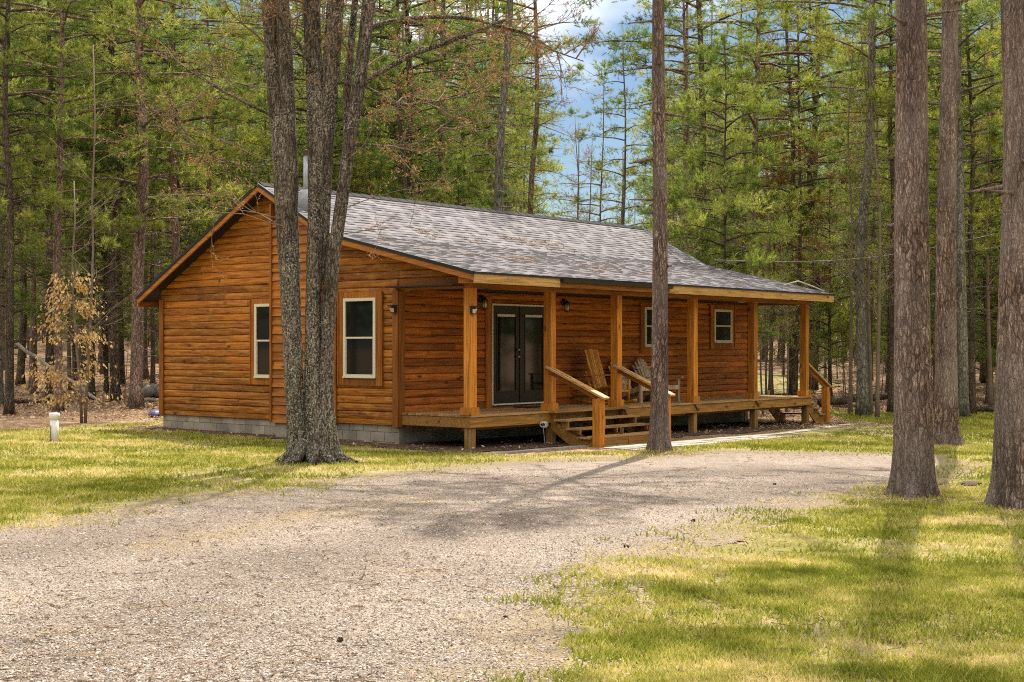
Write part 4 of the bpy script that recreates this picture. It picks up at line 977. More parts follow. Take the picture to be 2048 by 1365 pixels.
# --- the many-stemmed maple before the gable
def maple():
    X0, Y0, Z0 = G(622, 926); px = Y0 / FPX
    o = empty('maple_tree', (X0, Y0, Z0)); tag(o, 'old grey maple with several lichen speckled stems rising from one base before the gable', 'tree')
    def pt(x, y, d=0.0): return np.array([(x - 622) * px, d, (926 - y) * px])
    rng = np.random.default_rng(77); mb = MB()
    def stem(pts, wid, seed, S=36, n=60, extra=0):
        pts = np.array(pts); t = np.concatenate([[0], np.cumsum(np.linalg.norm(np.diff(pts, axis=0), axis=1))]); tt = np.linspace(0, t[-1], n)
        P_ = np.stack([np.interp(tt, t, pts[:, i]) for i in range(3)], -1)
        for _ in range(3): P_[1:-1] = (P_[:-2] + 2 * P_[1:-1] + P_[2:]) / 4
        r = np.interp(tt, t, np.array(wid) * px / 2)
        def ribs(_, a):
            zz = P_[:, 2][:, None]; ca, sa = np.cos(a)[None], np.sin(a)[None]
            pl = np.abs(vnoise(ca * 5 + 20 + 0 * zz, sa * 5 + zz * 2.2, seed) - .5) * 2 + .7 * np.abs(vnoise(ca * 11 + 20 + 0 * zz, sa * 11 + zz * 7, seed + 1) - .5) * 2
            fl = extra * np.exp(-np.clip(zz, 0, 9) / .22) * np.clip(.4 + .6 * np.cos(3 * a[None] + seed), 0, 1)
            return 1 + .10 * (pl - .6) + .10 * (vnoise(ca * 1.3 + 5 + 0 * zz, sa * 1.3 + zz * .8, seed + 3) - .5) * 2 + fl
        mb.tube(P_, r, S, .5, ribs=ribs); return P_
    up = lambda x, d, k, y=0: pt(x, y - k, d)
    A = stem([pt(604, 945), pt(598, 900), pt(590, 820), pt(585, 690), pt(579, 551), pt(573, 413), pt(563, 275, .05), pt(548, 150, .1), pt(535, 0, .2), pt(526, -220, .5), pt(515, -480, .8)], [60, 46, 37, 38, 41, 44, 42, 34, 30, 24, 8], 1, extra=.7)
    A2 = stem([pt(576, 470, .05), pt(582, 380, .02), pt(578, 275, -.02), pt(571, 130), pt(566, 0, -.1), pt(580, -250, -.5), pt(600, -420, -.7)], [28, 30, 30, 30, 27, 18, 6], 2)
    Bs = stem([pt(634, 945), pt(630, 890), pt(626, 800), pt(626, 690), pt(628, 551), pt(632, 413), pt(634, 275), pt(629, 170), pt(620, 0, .1), pt(610, -220, .4), pt(600, -500, .6)], [62, 46, 34, 31, 31, 31, 40, 34, 32, 22, 8], 3, extra=.7)
    B2 = stem([pt(644, 560, .06), pt(651, 413, .06), pt(652, 275, .04), pt(660, 170), pt(673, 0, -.1), pt(690, -200, -.3), pt(720, -420, -.5)], [16, 19, 30, 32, 33, 22, 6], 4)
    C_ = stem([pt(654, 948, .05), pt(652, 890), pt(651, 800), pt(653, 690), pt(662, 551, -.05), pt(683, 413, -.1), pt(694, 320, -.12), pt(708, 240, -.1), pt(722, 150, -.05), pt(738, 0), pt(748, -100), pt(770, -280, .3), pt(800, -450, .4)], [58, 42, 30, 27, 29, 26, 26, 24, 24, 25, 20, 12, 4], 5, extra=.6)
    C2 = stem([pt(698, 300, -.1), pt(690, 200, .1), pt(700, 60, .3), pt(704, -20, .5), pt(700, -260, .8)], [18, 15, 14, 13, 6], 6, S=20)
    # root apron
    for a in np.linspace(0, 6.28, 10)[:-1]:
        L_ = rng.uniform(.5, .95); d = np.array([math.cos(a), math.sin(a), 0]); mb.tube(np.array([d * .18 + [0, 0, .34], d * .36 + [0, 0, .12], d * L_ + [0, 0, -.04]]), [.13, .10, .03], 14, .5, wob=.3, seed=int(a * 10))
    mb.build('trunk', B['bark_maple'], o, True)
    # limbs and twigs
    mb = MB(); mbl = MB(); PT = []; DT = []
    def twig(p, d, L_, r, dep, gold=.06):
        n = max(3, int(L_ / .22)); pts = [np.array(p)]; dd = np.array(d, float); dd /= np.linalg.norm(dd)
        for i in range(n):
            dd = dd + rng.normal(0, .13, 3) + np.array([0, 0, gold * .5]); dd /= np.linalg.norm(dd); pts.append(pts[-1] + dd * L_ / n)
        pts = np.array(pts); mb.tube(pts, np.linspace(r, max(.003, r * .3), n + 1), 5 if r > .012 else 3, .5, cap=False)
        if dep > 0:
            m = int(rng.integers(3, 6) + L_ * 1.2)
            for j in range(m):
                i = int(rng.integers(max(1, n // 4), n + 1)); e = dd + rng.normal(0, .65, 3); twig(pts[i], e, L_ * rng.uniform(.28, .55), max(.003, r * .45), dep - 1)
        for j in range(4 if dep == 0 else 2):
            i = int(rng.integers(1, n + 1)); PT.append(pts[i] + rng.normal(0, .02, 3)); DT.append(dd + rng.normal(0, .6, 3))
    def limb(pp, w0, w1, dep=2, m=9, sub=1.1):
        pp = np.array(pp); t = np.linspace(0, 1, len(pp)); tt = np.linspace(0, 1, 22); P_ = np.stack([np.interp(tt, t, pp[:, i]) for i in range(3)], -1)
        for _ in range(2): P_[1:-1] = (P_[:-2] + 2 * P_[1:-1] + P_[2:]) / 4
        mbl.tube(P_, np.linspace(w0, w1, 22) * px / 2, 8, .5, wob=.1, seed=int(w0 * 10))
        for j in range(m):
            i = int(rng.integers(5, 22)); d = (P_[i] - P_[i - 1]); d /= np.linalg.norm(d); twig(P_[i], d * .8 + rng.normal(0, .6, 3), sub * rng.uniform(.5, 1.2), .014, dep)
    limb([pt(724, 170), pt(760, 150, -.2), pt(830, 118, -.4), pt(910, 97, -.6), pt(985, 72, -.8), pt(1010, 66, -.9)], 13, 6, m=12)
    limb([pt(733, 60), pt(765, 40, .2), pt(830, 27, .3), pt(905, 22, .4), pt(960, 30, .4), pt(1000, 42, .5), pt(1080, 60, .6)], 12, 4, m=12)
    limb([pt(985, 72, -.8), pt(1050, 90, -.9), pt(1110, 130, -1.0), pt(1160, 150, -1.1)], 5, 2, m=8)
    limb([pt(560, 240), pt(500, 215, -.4), pt(430, 180, -.7), pt(340, 120, -.9)], 6, 2, m=6)
    limb([pt(575, 300), pt(520, 345, -.4), pt(450, 330, -.8), pt(390, 280, -1.1)], 4, 1.5, m=5)
    limb([pt(640, 160), pt(600, 90, -.6), pt(560, 40, -1.0), pt(520, -40, -1.4)], 9, 3, m=8)
    limb([pt(700, 285), pt(770, 300, -.4), pt(850, 300, -.7), pt(910, 250, -.9)], 5, 2, m=9)
    limb([pt(722, 170), pt(800, 200, .6), pt(880, 180, 1.0), pt(960, 150, 1.4)], 7, 2, m=9)
    for k, (x, y, dx, dz) in enumerate(((690, 420, 1, .3), (684, 470, 1, .25), (560, 452, -1, .35), (575, 455, -1, .2), (680, 330, 1, .5), (556, 180, -1, .2), (700, 250, 1, .1), (560, 330, -1, .3), (660, 200, .4, .8), (575, 440, -1, .05))):
        twig(pt(x, y, -.15), (dx, rng.normal(-.2, .4), dz), rng.uniform(1.0, 1.9), .011, 2)
    for st_, m in ((A, 16), (A2, 12), (Bs, 16), (B2, 14), (C_, 16), (C2, 10)):
        for j in range(m):
            i = int(rng.integers(34, 59)); a = rng.uniform(0, 6.28); twig(st_[i], (math.cos(a), math.sin(a), .5), rng.uniform(1.2, 2.4), .018, 2)
    mbl.build('limbs', B['bark_maple'], o, True)
    mb.build('branches', B['twig'], o, True)
    link('buds', needle_mesh('buds', np.array(PT), np.array(DT), B['bud_red'], 2, .028, .017, .9, rng=rng), o)
maple()

# --- trunks one can tell apart; feet or distance read off the ground
TL = [ # kind, x, foot row or None, trunk width, distance, label
 (('dark', 0), 19, 830, 18, None, 'dark conifer trunk nearest the left edge of the picture'),
 (('grey', 0), -2, 812, 16, None, 'pale trunk half cut off by the left edge of the picture'),
 (('pine', 1), 68, 790, 13, None, 'thin reddish pine behind the fallen log, second from the left edge'),
 (('dark', 1), 99, 806, 17, None, 'blackish trunk just behind the sapling with tan leaves'),
 (('pine', 0), 116, 823, 18, None, 'reddish pine trunk standing directly behind the tan leafed sapling'),
 (('dark', 0), 182, 800, 15, None, 'tall dark straight trunk right of the tan leafed sapling'),
 (('dark', 1), 231, 804, 19, None, 'dark trunk between the tan sapling and the broad red pine'),
 (('pine', 2), 271, 817, 26, None, 'broadest red pine left of the cabin, close to the wall corner'),
 (('pine', 3), 349, None, 20, 47, 'red pine rising behind the left eave of the cabin roof'),
 (('pine', 1), 424, None, 15, 54, 'thin red pine above the middle of the left roof slope'),
 (('dark', 0), 212, 785, 9, None, 'slim dark conifer in the second row left of the broad red pine'),
 (('pine', 0), 305, 780, 10, None, 'slim pine seen in the gap between broad red pine and cabin corner'),
 (('dark', 1), 150, 775, 10, None, 'slim dark trunk set back behind the leaning sapling stems'),
 (('dark', 0), 822, None, 19, 50, 'dark bushy conifer rising behind the left part of the roof ridge'),
 (('dark', 1), 752, None, 12, 55, 'slim dark conifer just right of the maple above the ridge'),
 (('tall', 0), 1002, None, 22, 46, 'grey barked trunk rising straight above the middle of the ridge'),
 (('tall', 1), 1064, None, 17, 52, 'brown trunk right of the grey one above the ridge'),
 (('sparse', 0), 1240, None, 9, 50, 'thin sparse conifer against open sky left of the slender yard pine'),
 (('sparse', 1), 1205, None, 6, 58, 'spindly conifer behind the right end of the roof ridge'),
 (('tall', 1), 1366, None, 14, 48, 'dark trunk just right of the slender yard pine above the roof'),
 (('dark', 1), 1402, None, 20, 52, 'thick dark trunk behind the bright young pine'),
 (('grey', 0), 1486, None, 12, 56, 'pale grey trunk high behind the bright young pine'),
 (('dark', 0), 1583, None, 15, 55, 'dark trunk wrapped in rusty brown foliage above the porch roof end'),
 (('grey', 0), 1724, 832, 24, None, 'thick grey leaning trunk left of the thickest yard pine'),
 (('dark', 1), 1783, 826, 15, None, 'dark trunk hugging the left side of the thickest yard pine'),
 (('grey', 0), 1926, 836, 22, None, 'stout dark grey trunk between the middle and the rightmost yard pine'),
 (('dark', 0), 1944, 829, 14, None, 'thinner dark trunk right beside the stout grey trunk on the right'),
 (('pine', 0), 1979, 806, 14, None, 'pine trunk just left of the rightmost yard pine, by the low log pile'),
 (('dark', 1), 1627, 782, 16, None, 'dark trunk behind the far end handrail of the porch'),
]
for k, x, py, w, Yd, lab in TL: treepx(k, x, py, w, lab, Yd)
treepx(('young', 1), 1450, None, 8, 'bright green young pine with soft boughs above the porch roof', 41, minh=.8, maxs=.8)
treepx(('young', 0), 1412, None, 8, 'young pine with drooping boughs just behind the porch roof slope', 44, minh=.75, maxs=.75)
treepx(('rust', 0), 1590, None, 10, 'conifer covered in rusty brown needles beyond the porch end', 50, minh=1.05, maxs=1.05)
treepx(('rust', 0), 1540, None, 8, 'smaller rusty conifer low behind the white cable', 58, minh=.75, maxs=.8)
treepx(('young', 2), 1660, None, 8, 'low green young pine right of the porch end', 52, minh=1.0, maxs=1.0)
treepx(('young', 0), 1975, None, 9, 'young pine with pale boughs between the right hand trunks', 50, minh=.9, maxs=.9)
treepx(('young', 1), 20, None, 9, 'dense young pine high at the upper left corner', 44, minh=1.0, maxs=1.0)
treepx(('young', 2), 1100, None, 7, 'young pine peeking over the ridge left of the slender yard pine', 50, minh=.8, maxs=.8)
treepx(('young', 2), 920, None, 8, 'bushy young pine peeking over the ridge beside the dark conifer', 49, minh=1.05, maxs=1.05)
treepx(('young', 0), 740, None, 8, 'young pine showing between maple stems and dark conifer', 52, minh=.8, maxs=.8)
treepx(('bare', 1), 1741, 831, 8, 'thin bare sapling leaning against the thick grey trunk', None, minh=.9)
treepx(('bare', 0), 1754, 835, 10, 'bare sapling between the grey leaning trunk and thickest yard pine', None, minh=.9)
treepx(('bare', 1), 1700, None, 7, 'tall bare sapling with fine twigs right of the porch end', 44, minh=1.0)
treepx(('bare', 2), 1526, None, 7, 'bare sapling seen through the open porch end', 42, minh=.8)
treepx(('bare', 2), 1572, None, 7, 'forked bare sapling seen between the last two porch posts', 43, minh=.8)

# --- tan leafed beech sapling with two stems
def beech():
    X0, Y0, Z0 = G(166, 846); o = empty('beech_sapling', (X0, Y0, Z0)); tag(o, 'twin stemmed sapling holding tan dry leaves at the forest edge', 'sapling')
    px = Y0 / FPX; rng = np.random.default_rng(5); mb = MB(); PT = []; DT = []
    pt = lambda x, y, d=0: np.array([(x - 166) * px, d, (846 - y) * px])
    s1 = np.array([pt(163, 850), pt(160, 780), pt(152, 680), pt(143, 600, .1), pt(142, 520, .1), pt(150, 440), pt(140, 360, .3)]); s2 = np.array([pt(170, 850), pt(173, 780), pt(178, 690), pt(182, 600), pt(186, 500), pt(184, 400), pt(190, 250), pt(186, 90)])
    for s_, w in ((s1, 6), (s2, 7)): mb.tube(s_, np.linspace(w, 2.5, len(s_)) * px / 2, 9, .5, wob=.08, seed=w)
    for k in range(64):
        y = rng.uniform(545, 800); x = 142 + rng.normal(0, 6); side = rng.choice((-1, 1)); L_ = rng.uniform(.5, 1.15) * (1.0 if y > 620 else .55); p0 = pt(x, y, rng.normal(0, .15)); a = (0 if side > 0 else np.pi) + rng.normal(0, .7)
        d = np.array([math.cos(a), math.sin(a) * .8, .12]); n = 5; pts = p0 + d * (np.linspace(0, 1, n) * L_)[:, None] + np.array([0, 0, -1]) * (np.linspace(0, 1, n) ** 2 * .12)[:, None]
        mb.tube(pts, np.linspace(.008, .003, n), 3, .5, cap=False)
        for j in range(26):
            t = rng.uniform(.2, 1.05); PT.append(p0 + d * L_ * t + np.array([rng.normal(0, .05), rng.normal(0, .1), -.12 * t * t - rng.uniform(-.05, .14)])); DT.append(np.array([d[0] * .4, d[1] * .4, -.8]) + rng.normal(0, .25, 3))
    for s_ in (s1, s2):
        for k in range(26):
            f = rng.uniform(.25, 1); b = np.array([np.interp(f, np.linspace(0, 1, len(s_)), s_[:, i]) for i in range(3)]); a = rng.uniform(0, 6.28); d = np.array([math.cos(a), math.sin(a), .7]); L_ = rng.uniform(.5, 1.5)
            e = b + d * L_ + rng.normal(0, .15, 3); mb.tube(np.array([b, (b + e) / 2 + rng.normal(0, .04, 3), e]), [.010, .006, .003], 3, .5, cap=False)
            for j in range(3):
                g = b + (e - b) * rng.uniform(.4, 1); mb.tube(np.array([g, g + (d + rng.normal(0, .6, 3)) * .35]), [.004, .002], 3, .5, cap=False)
    mb.build('trunk', B['twig'], o, True)
    P_ = np.array(PT); D_ = np.array(DT); D_ /= np.linalg.norm(D_, axis=1)[:, None]; n = len(P_)
    sd = np.cross(D_, rng.normal(0, 1, (n, 3))); sd /= np.linalg.norm(sd, axis=1)[:, None]; l = rng.uniform(.06, .115, (n, 1)); w = l * .27
    v = np.stack([P_, P_ + D_ * l * .45 + sd * w, P_ + D_ * l, P_ + D_ * l * .45 - sd * w], 1).reshape(-1, 3); m2 = MB(); m2.add(v, np.arange(4 * n).reshape(-1, 4), tone=rng.random(n)); m2.build('leaves', B['leaf_tan'], o)
beech()

# --- the forest behind: trees nothing tells apart
def near_spot(X, Y, d):
    return any((X - a) ** 2 + (Y - b) ** 2 < d * d for a, b in SPOTS)
def ok(X, Y):
    x, y = cl(X, Y)
    if -1.5 < x < L + 2.5 and -4 < y < WD + 2.2: return False
    return True
def scatter(n, kinds, y0, y1, label, group, wr=(.2, .36), dmin=1.3, sky=True, sc=None, half=.42, tries=30, k=None, xr=None):
    c = 0; t = 0
    while c < n and t < n * tries:
        t += 1; Y = random.uniform(y0, y1); hx = Y * half; X = random.uniform(-hx, hx) if xr is None else random.uniform(*xr)
        if not ok(X, Y) or near_spot(X, Y, dmin): continue
        r = X / Y; kd0 = not sky and kinds[0] == 'sparse'
        if sky and .004 < r < (.135 if Y < 64 else .108) and random.random() < .985: continue     # the open gap over the ridge
        if .012 < r < .105 and kd0 and random.random() < .7: continue
        if sky and .17 < r < .25 and random.random() < .6: continue
        kd = random.choice(kinds)
        o = tree(kd, X, Y, random.uniform(*wr) if sc is None else None, label, group, sc=random.uniform(*sc) if sc else None, tilt=.02)
        if sc is None:
            s_ = o.scale[0]; o.scale = (s_, s_, min(1.25, max(.8, s_)))
        c += 1
scatter(34, ['pine', 'dark'], 47, 64, 'tall conifer among many alike in the near rows of the forest', 'forest trees in the near rows', (.24, .40), 1.6)
scatter(54, ['pine', 'tall', 'pine', 'grey'], 64, 95, 'tall tree among many alike deep in the forest', 'forest trees in the far rows', (.24, .42), 1.6)
scatter(40, ['pine', 'young'], 90, 125, 'tree at the hazy back of the forest, one of many alike', 'forest trees at the very back', (.3, .45), 1.5, half=.40)
scatter(38, ['young'], 48, 85, 'young pine of the forest understorey, one of many alike', 'understorey young pines', sc=(.5, .9), dmin=1.2)
scatter(64, ['bare'], 45, 75, 'thin bare tree in spring bud among the forest trunks', 'bare saplings of the forest', sc=(.7, 1.3), dmin=.7, sky=False)
scatter(60, ['shrub'], 43.5, 62, 'leafless shrub on the brown forest floor', 'bare shrubs of the forest', sc=(.6, 1.2), dmin=.5, sky=False)
scatter(30, ['sparse'], 55, 95, 'sparse thin conifer of the forest, one of many alike', 'sparse conifers of the forest', sc=(.8, 1.2), dmin=1.2, sky=False)
# the far-off wood that closes the view, one mass
rng = np.random.default_rng(900); mb = MB()
for k in range(1500):
    Y = rng.uniform(92, 165); X = rng.uniform(-1, 1) * Y * .45; r = X / Y; hh = rng.uniform(10, 26); zz = float(gz(X, Y)); w = rng.uniform(.05, .17)
    if .01 < r < .10: hh = rng.uniform(5, 9)
    mb.tube(np.array([(X, Y, zz - .3), (X + rng.normal(0, .2), Y, zz + hh * .5), (X + rng.normal(0, .5), Y, zz + hh)]), [w, w * .7, w * .2], 5, .5, cap=False)
    for j in range(10):
        q = rng.uniform(.1, .95) * hh; a_ = rng.uniform(0, 6.28); l_ = rng.uniform(.6, 2.2); mb.tube(np.array([(X, Y, zz + q), (X + math.cos(a_) * l_, Y + math.sin(a_) * l_, zz + q + l_ * rng.uniform(.1, .9))]), [.03, .012], 3, .5, cap=False)
fw = mb.build('far_woods', B['bark_far']); fw['kind'] = 'stuff'; fw['label'] = 'far-off wood of trunks and spring foliage closing the view'
n = 9000; Y = rng.uniform(92, 170, n); X = rng.uniform(-1, 1, n) * Y * .45; zz = gz(X, Y) + rng.uniform(.8, 1, n) * rng.uniform(0, 1, n) ** .8 * 24; r = X / Y
k = ~((r > .01) & (r < .10) & (zz > gz(X, Y) + 8)); X, Y, zz = X[k], Y[k], zz[k]; n = len(X)
P_ = np.repeat(np.stack([X, Y, zz], -1), 9, 0) + rng.normal(0, 1, (n * 9, 3)) * np.array([.8, .8, .4]); D_ = rng.normal(0, 1, (n * 9, 3)) + np.array([0, 0, .4])
fm = link('far_foliage', needle_mesh('far_foliage', P_, D_, B['needle_bright'], 5, .30, .075, tone=np.repeat(rng.random(n), 9), rng=rng)); fm['kind'] = 'stuff'; fm['label'] = 'spring green foliage of the far-off wood'
# side of the yard that the windows mirror
for k in range(46): X = random.uniform(22, 60); tree('pine' if k % 2 else 'young', X, random.uniform(14, 60), None, 'forest tree at the side of the yard mirrored in the door glass', 'trees mirrored in the glass', sc=random.uniform(.8, 1.1))
for k in range(30): tree('pine' if k % 2 else 'young', random.uniform(-50, -22), random.uniform(6, 38), None, 'forest tree at the left side of the yard mirrored in the windows', 'trees mirrored in the windows', sc=random.uniform(.8, 1.1))

# ------------------------------------------------------------------ fallen logs, stone heap, small things
def logthing(name, a, b, r, label, mat, z0=.05, z1=.05, seed=1, cat='log'):
    A = np.array([a[0], a[1], float(gz(*a)) + z0]); Bv = np.array([b[0], b[1], float(gz(*b)) + z1]); t = np.linspace(0, 1, 12)[:, None]
    mb = MB(); mb.tube(A + (Bv - A) * t + (np.random.default_rng(seed).normal(0, .02, (12, 3))), np.linspace(r, r * .7, 12), 10, .5, wob=.15, seed=seed); o = mb.build(name, mat, smooth=True); tag(o, label, cat); return o
ax_ = (26 - CXP) / FPX * 44.5; bx_ = (204 - CXP) / FPX * 42.0
logthing('fallen_log', (ax_, 44.5), (bx_, 42.0), .055, 'pale fallen trunk leaning down towards the right among the left hand trees', B['log_dead'], 1.95, .12, 3)
logthing('fallen_log', ((-30 - CXP) / FPX * 43, 43), ((80 - CXP) / FPX * 43, 43.5), .07, 'dark log lying flat on the litter near the left edge', B['bark_dark'], .1, .1, 4)
logthing('fallen_log', ((288 - CXP) / FPX * 45, 45.2), ((330 - CXP) / FPX * 46, 46), .06, 'short pale log lying beside the broad red pine near the cabin corner', B['log_dead'], .12, .1, 5)
logthing('fallen_log', ((1640 - CXP) / FPX * 48, 48), ((1790 - CXP) / FPX * 50, 50), .16, 'long dark log lying behind the grey leaning trunk on the right', B['bark_dark'], .2, .25, 6)
logthing('fallen_log', ((1950 - CXP) / FPX * 46, 46), ((2010 - CXP) / FPX * 45, 45), .14, 'stubby dark log behind the rightmost yard pine', B['bark_dark'], .12, .12, 7)
logthing('leaning_snag', ((318 - CXP) / FPX * 50, 50), ((300 - CXP) / FPX * 50, 50.4), .09, 'pale broken snag leaning beside the left eave', B['log_dead'], 3.2, 6.0, 8, 'snag')
st_m = m_plain('field_stone', (.20, .185, .17), .9, var=.4, scale=7)
sx_, sy_ = (309 - CXP) / FPX * 48, 48.5
for k in range(9):
    rng = np.random.default_rng(300 + k); bm_ = MB(); n = 8; th = np.linspace(.2, np.pi - .2, 5); pts = np.array([(0, 0, math.cos(t)) for t in th]); rr = np.sin(th)
    s = rng.uniform(.14, .24); bm_.tube(pts * s, rr * s * 1.1, 8, .5, wob=.35, seed=k)
    x, y = sx_ + rng.normal(0, .32), sy_ + rng.normal(0, .2); tag(bm_.build('field_stone', st_m, smooth=True, loc=(x, y, float(gz(x, y)) + rng.uniform(.05, .4))), 'grey stone of the small heap behind the cabin corner', 'stone', 'stones of the heap')
# white pipe standing in the lawn
X, Y, Z = G(108, 884); vp = empty('standpipe', (X, Y, Z)); tag(vp, 'white capped plastic pipe standing in the left lawn', 'pipe')
mb = MB(); mb.tube([(0, 0, -.1), (.006, 0, .46)], [.083, .083], 20); mb.build('pipe', B['pvc'], vp, True)
mb = MB(); mb.tube([(.006, 0, .44), (.006, 0, .455), (.006, 0, .54), (.006, 0, .555), (.006, 0, .562)], [.086, .103, .103, .09, .05], 20); mb.build('cap', B['pvc'], vp, True)
mb = MB(); mb.tube([(-.05, -.10, 0), (-.035, -.095, .33)], [.008, .006], 6); tag(mb.build('stick', B['black'], loc=(X, Y, Z)), 'thin dark stick leaning on the white pipe', 'stick')
# crumpled purple bag at the cabin corner
X, Y, Z = G(311, 834); mb = MB(); th = np.linspace(.15, np.pi - .15, 7); mb.tube(np.array([(0, 0, math.cos(t) * .10) for t in th]), np.sin(th) * .24, 14, .5, wob=.5, seed=9)
tag(mb.build('crumpled_bag', m_plain('purple_plastic', (.07, .055, .16), .5, var=.4, scale=12), loc=(X, Y, Z + .08)), 'small crumpled purple bag on the litter by the cabin corner', 'bag')
# pine cones on the gravel and clods on the lawn
def cone(px, py, s, label):
    X, Y, Z = G(px, py); th = np.linspace(.1, np.pi - .1, 9); mb = MB(); rng = np.random.default_rng(px)
    mb.tube(np.array([(math.cos(t) * s * 1.2, 0, 0) for t in th]), np.sin(th) * s * .6, 10, .4)
    for k in range(70):
        t = rng.uniform(.3, np.pi - .2); a = rng.uniform(0, 6.28); c = np.array([math.cos(t) * s * 1.2, math.sin(t) * s * .6 * math.cos(a), math.sin(t) * s * .6 * math.sin(a)]); d = np.array([.5, math.cos(a), math.sin(a)]); d /= np.linalg.norm(d); q = np.cross(d, [1, 0, .2]); q /= np.linalg.norm(q)
        mb.add([c - q * s * .2, c + q * s * .2, c + q * s * .16 + d * s * .42, c - q * s * .16 + d * s * .42], [(0, 1, 2, 3)], tone=rng.random())
    tag(mb.build('pine_cone', B['cone'], loc=(X, Y, Z + s * .5), rz=rng.uniform(0, 6)), label, 'pine cone')
B['cone'] = m_plain('cone_scales', (.055, .032, .02), .9, var=.4)
cone(680, 1284, .022, 'dark pine cone lying in the lower middle of the gravel'); cone(1253, 1096, .023, 'pine cone on the gravel near the lawn edge'); cone(1386, 1044, .023, 'pine cone on gravel, right of the others and short of the lawn'); cone(1549, 970, .022, 'pine cone on the far gravel in front of the thickest pine')
cone(1607, 1212, .022, 'pine cone lying in the middle of the right hand lawn'); cone(1010, 1236, .014, 'tiny pine cone on the gravel beside the grass fringe')
X, Y, Z = G(1938, 970); mb = MB(); th = np.linspace(.15, np.pi - .15, 7); mb.tube(np.array([(0, 0, math.cos(t) * .05) for t in th]), np.sin(th) * .15, 14, .5, wob=.5, seed=4)
tag(mb.build('earth_mound', B['cone'], loc=(X, Y, Z + .01)), 'small dark mound of earth on the lawn between two right hand pines', 'mound')
# cable from the roof to the trees
X0, Y0 = cw(L - .1, 1.0); A = np.array([X0, Y0, 4.35]); Bv = np.array([(1990 - CXP) / FPX * 44, 44, CAMZ + (HYP - 468) / FPX * 44]); t = np.linspace(0, 1, 30)[:, None]
pts = A + (Bv - A) * t; pts[:, 2] -= (np.sin(np.linspace(0, np.pi, 30)) * .35)
mb = MB(); mb.tube(pts, [.007] * 30, 5, .5); tag(mb.build('overhead_cable', B['metal']), 'thin pale cable strung from the porch roof to the right hand trees', 'cable')

# ------------------------------------------------------------------ ground cover nobody could count
def in_lawn(x, y):
    m = (inside(LAWN_L, x, y) | inside(LAWN_R, x, y)) & ~mulch_mask(x, y)
    lx, ly = cl(x, y); return m & ~((lx > -.2) & (lx < L) & (ly > -P) & (ly < WD)) & ~((lx > 2) & (lx < 15.6) & (ly > -4.0) & (ly < -1.8))
def grass_points(n, x0, x1, y0, y1, near):
    x = RNG.uniform(x0, x1, n); y = RNG.uniform(y0, y1, n)
    ds = np.where(inside(DRIVE, x, y), edge_dist(DRIVE, x, y), -edge_dist(DRIVE, x, y))   # + inside the drive
    e = ds + (fbm(x * 1.6, y * 1.6, 91, 3) - .5) * 1.1
    patch = fbm(x * .9, y * .9, 33, 3)
    pr = np.where(e < 0, np.clip(.30 - e * .9, .30, 1), np.clip(.34 - e * .30, 0, 1) * np.clip((patch - .40) * 9, 0, 1))
    inl = np.where(ds > -.8, True, in_lawn(x, y))
    bare = fbm(x * .7 + 40, y * .7, 55, 4)
    b2 = fbm(x * 4.0, y * 2.2, 57, 3); pr = pr * np.clip((.70 - bare) * 6, .25, 1) * np.clip((b2 - .24) * 5, .25, 1)
    lx, ly = cl(x, y); walk = (lx > 1.8) & (lx < 15.6) & (ly > -4.3) & (ly < -1.0)
    pr = np.where(walk, pr * .03, pr); pr = np.where((lx > -.5) & (ly > -2.8) & (lx < 15) & (ly < 8), pr * .25, pr)
    vis = np.abs(x) < y * .40 + .8
    k = (RNG.random(n) < pr) & inl & vis & (np.abs(lx) < 1e9)
    return x[k], y[k]
gx, gy = [], []
for n, a in ((340000, (-.5, 7.5, 7.6, 13)), (260000, (-8, 9.5, 12, 20)), (240000, (-13, 14, 19, 30)), (150000, (-18, 19, 29, 46))):
    x, y = grass_points(n, *a, True); gx.append(x); gy.append(y)
x = np.concatenate(gx); y = np.concatenate(gy); n = len(x); z = gz(x, y)
straw = fbm(x * .8, y * 1.3, 201, 4); st2_ = fbm(x * 3.5, y * 3.5, 202, 2)
tone = np.clip(.50 + (straw - .5) * 1.7 + (st2_ - .5) * .75 + RNG.normal(0, .22, n), 0, 1)
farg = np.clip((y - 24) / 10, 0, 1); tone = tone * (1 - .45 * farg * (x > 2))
hgt = RNG.uniform(.020, .055, n) * (1 + .015 * y) * np.where(tone > .7, .75, 1.0); wdt = (.0035 + y * .00042) * RNG.uniform(.7, 1.3, n); a = RNG.uniform(0, 6.28, n); le = RNG.uniform(.2, 1.1, n)
b = RNG.uniform(0, 6.28, n)
p = np.stack([x, y, z - .004], -1); sd = np.stack([np.cos(a), np.sin(a), 0 * a], -1) * wdt[:, None]
tp = p + np.stack([np.cos(b) * le * hgt, np.sin(b) * le * hgt, hgt], -1)
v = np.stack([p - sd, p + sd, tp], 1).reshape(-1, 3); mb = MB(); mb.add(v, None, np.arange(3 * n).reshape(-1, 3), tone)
o = mb.build('grass', B['grass']); o['kind'] = 'stuff'; o['label'] = 'short spring grass, green with straw coloured patches'
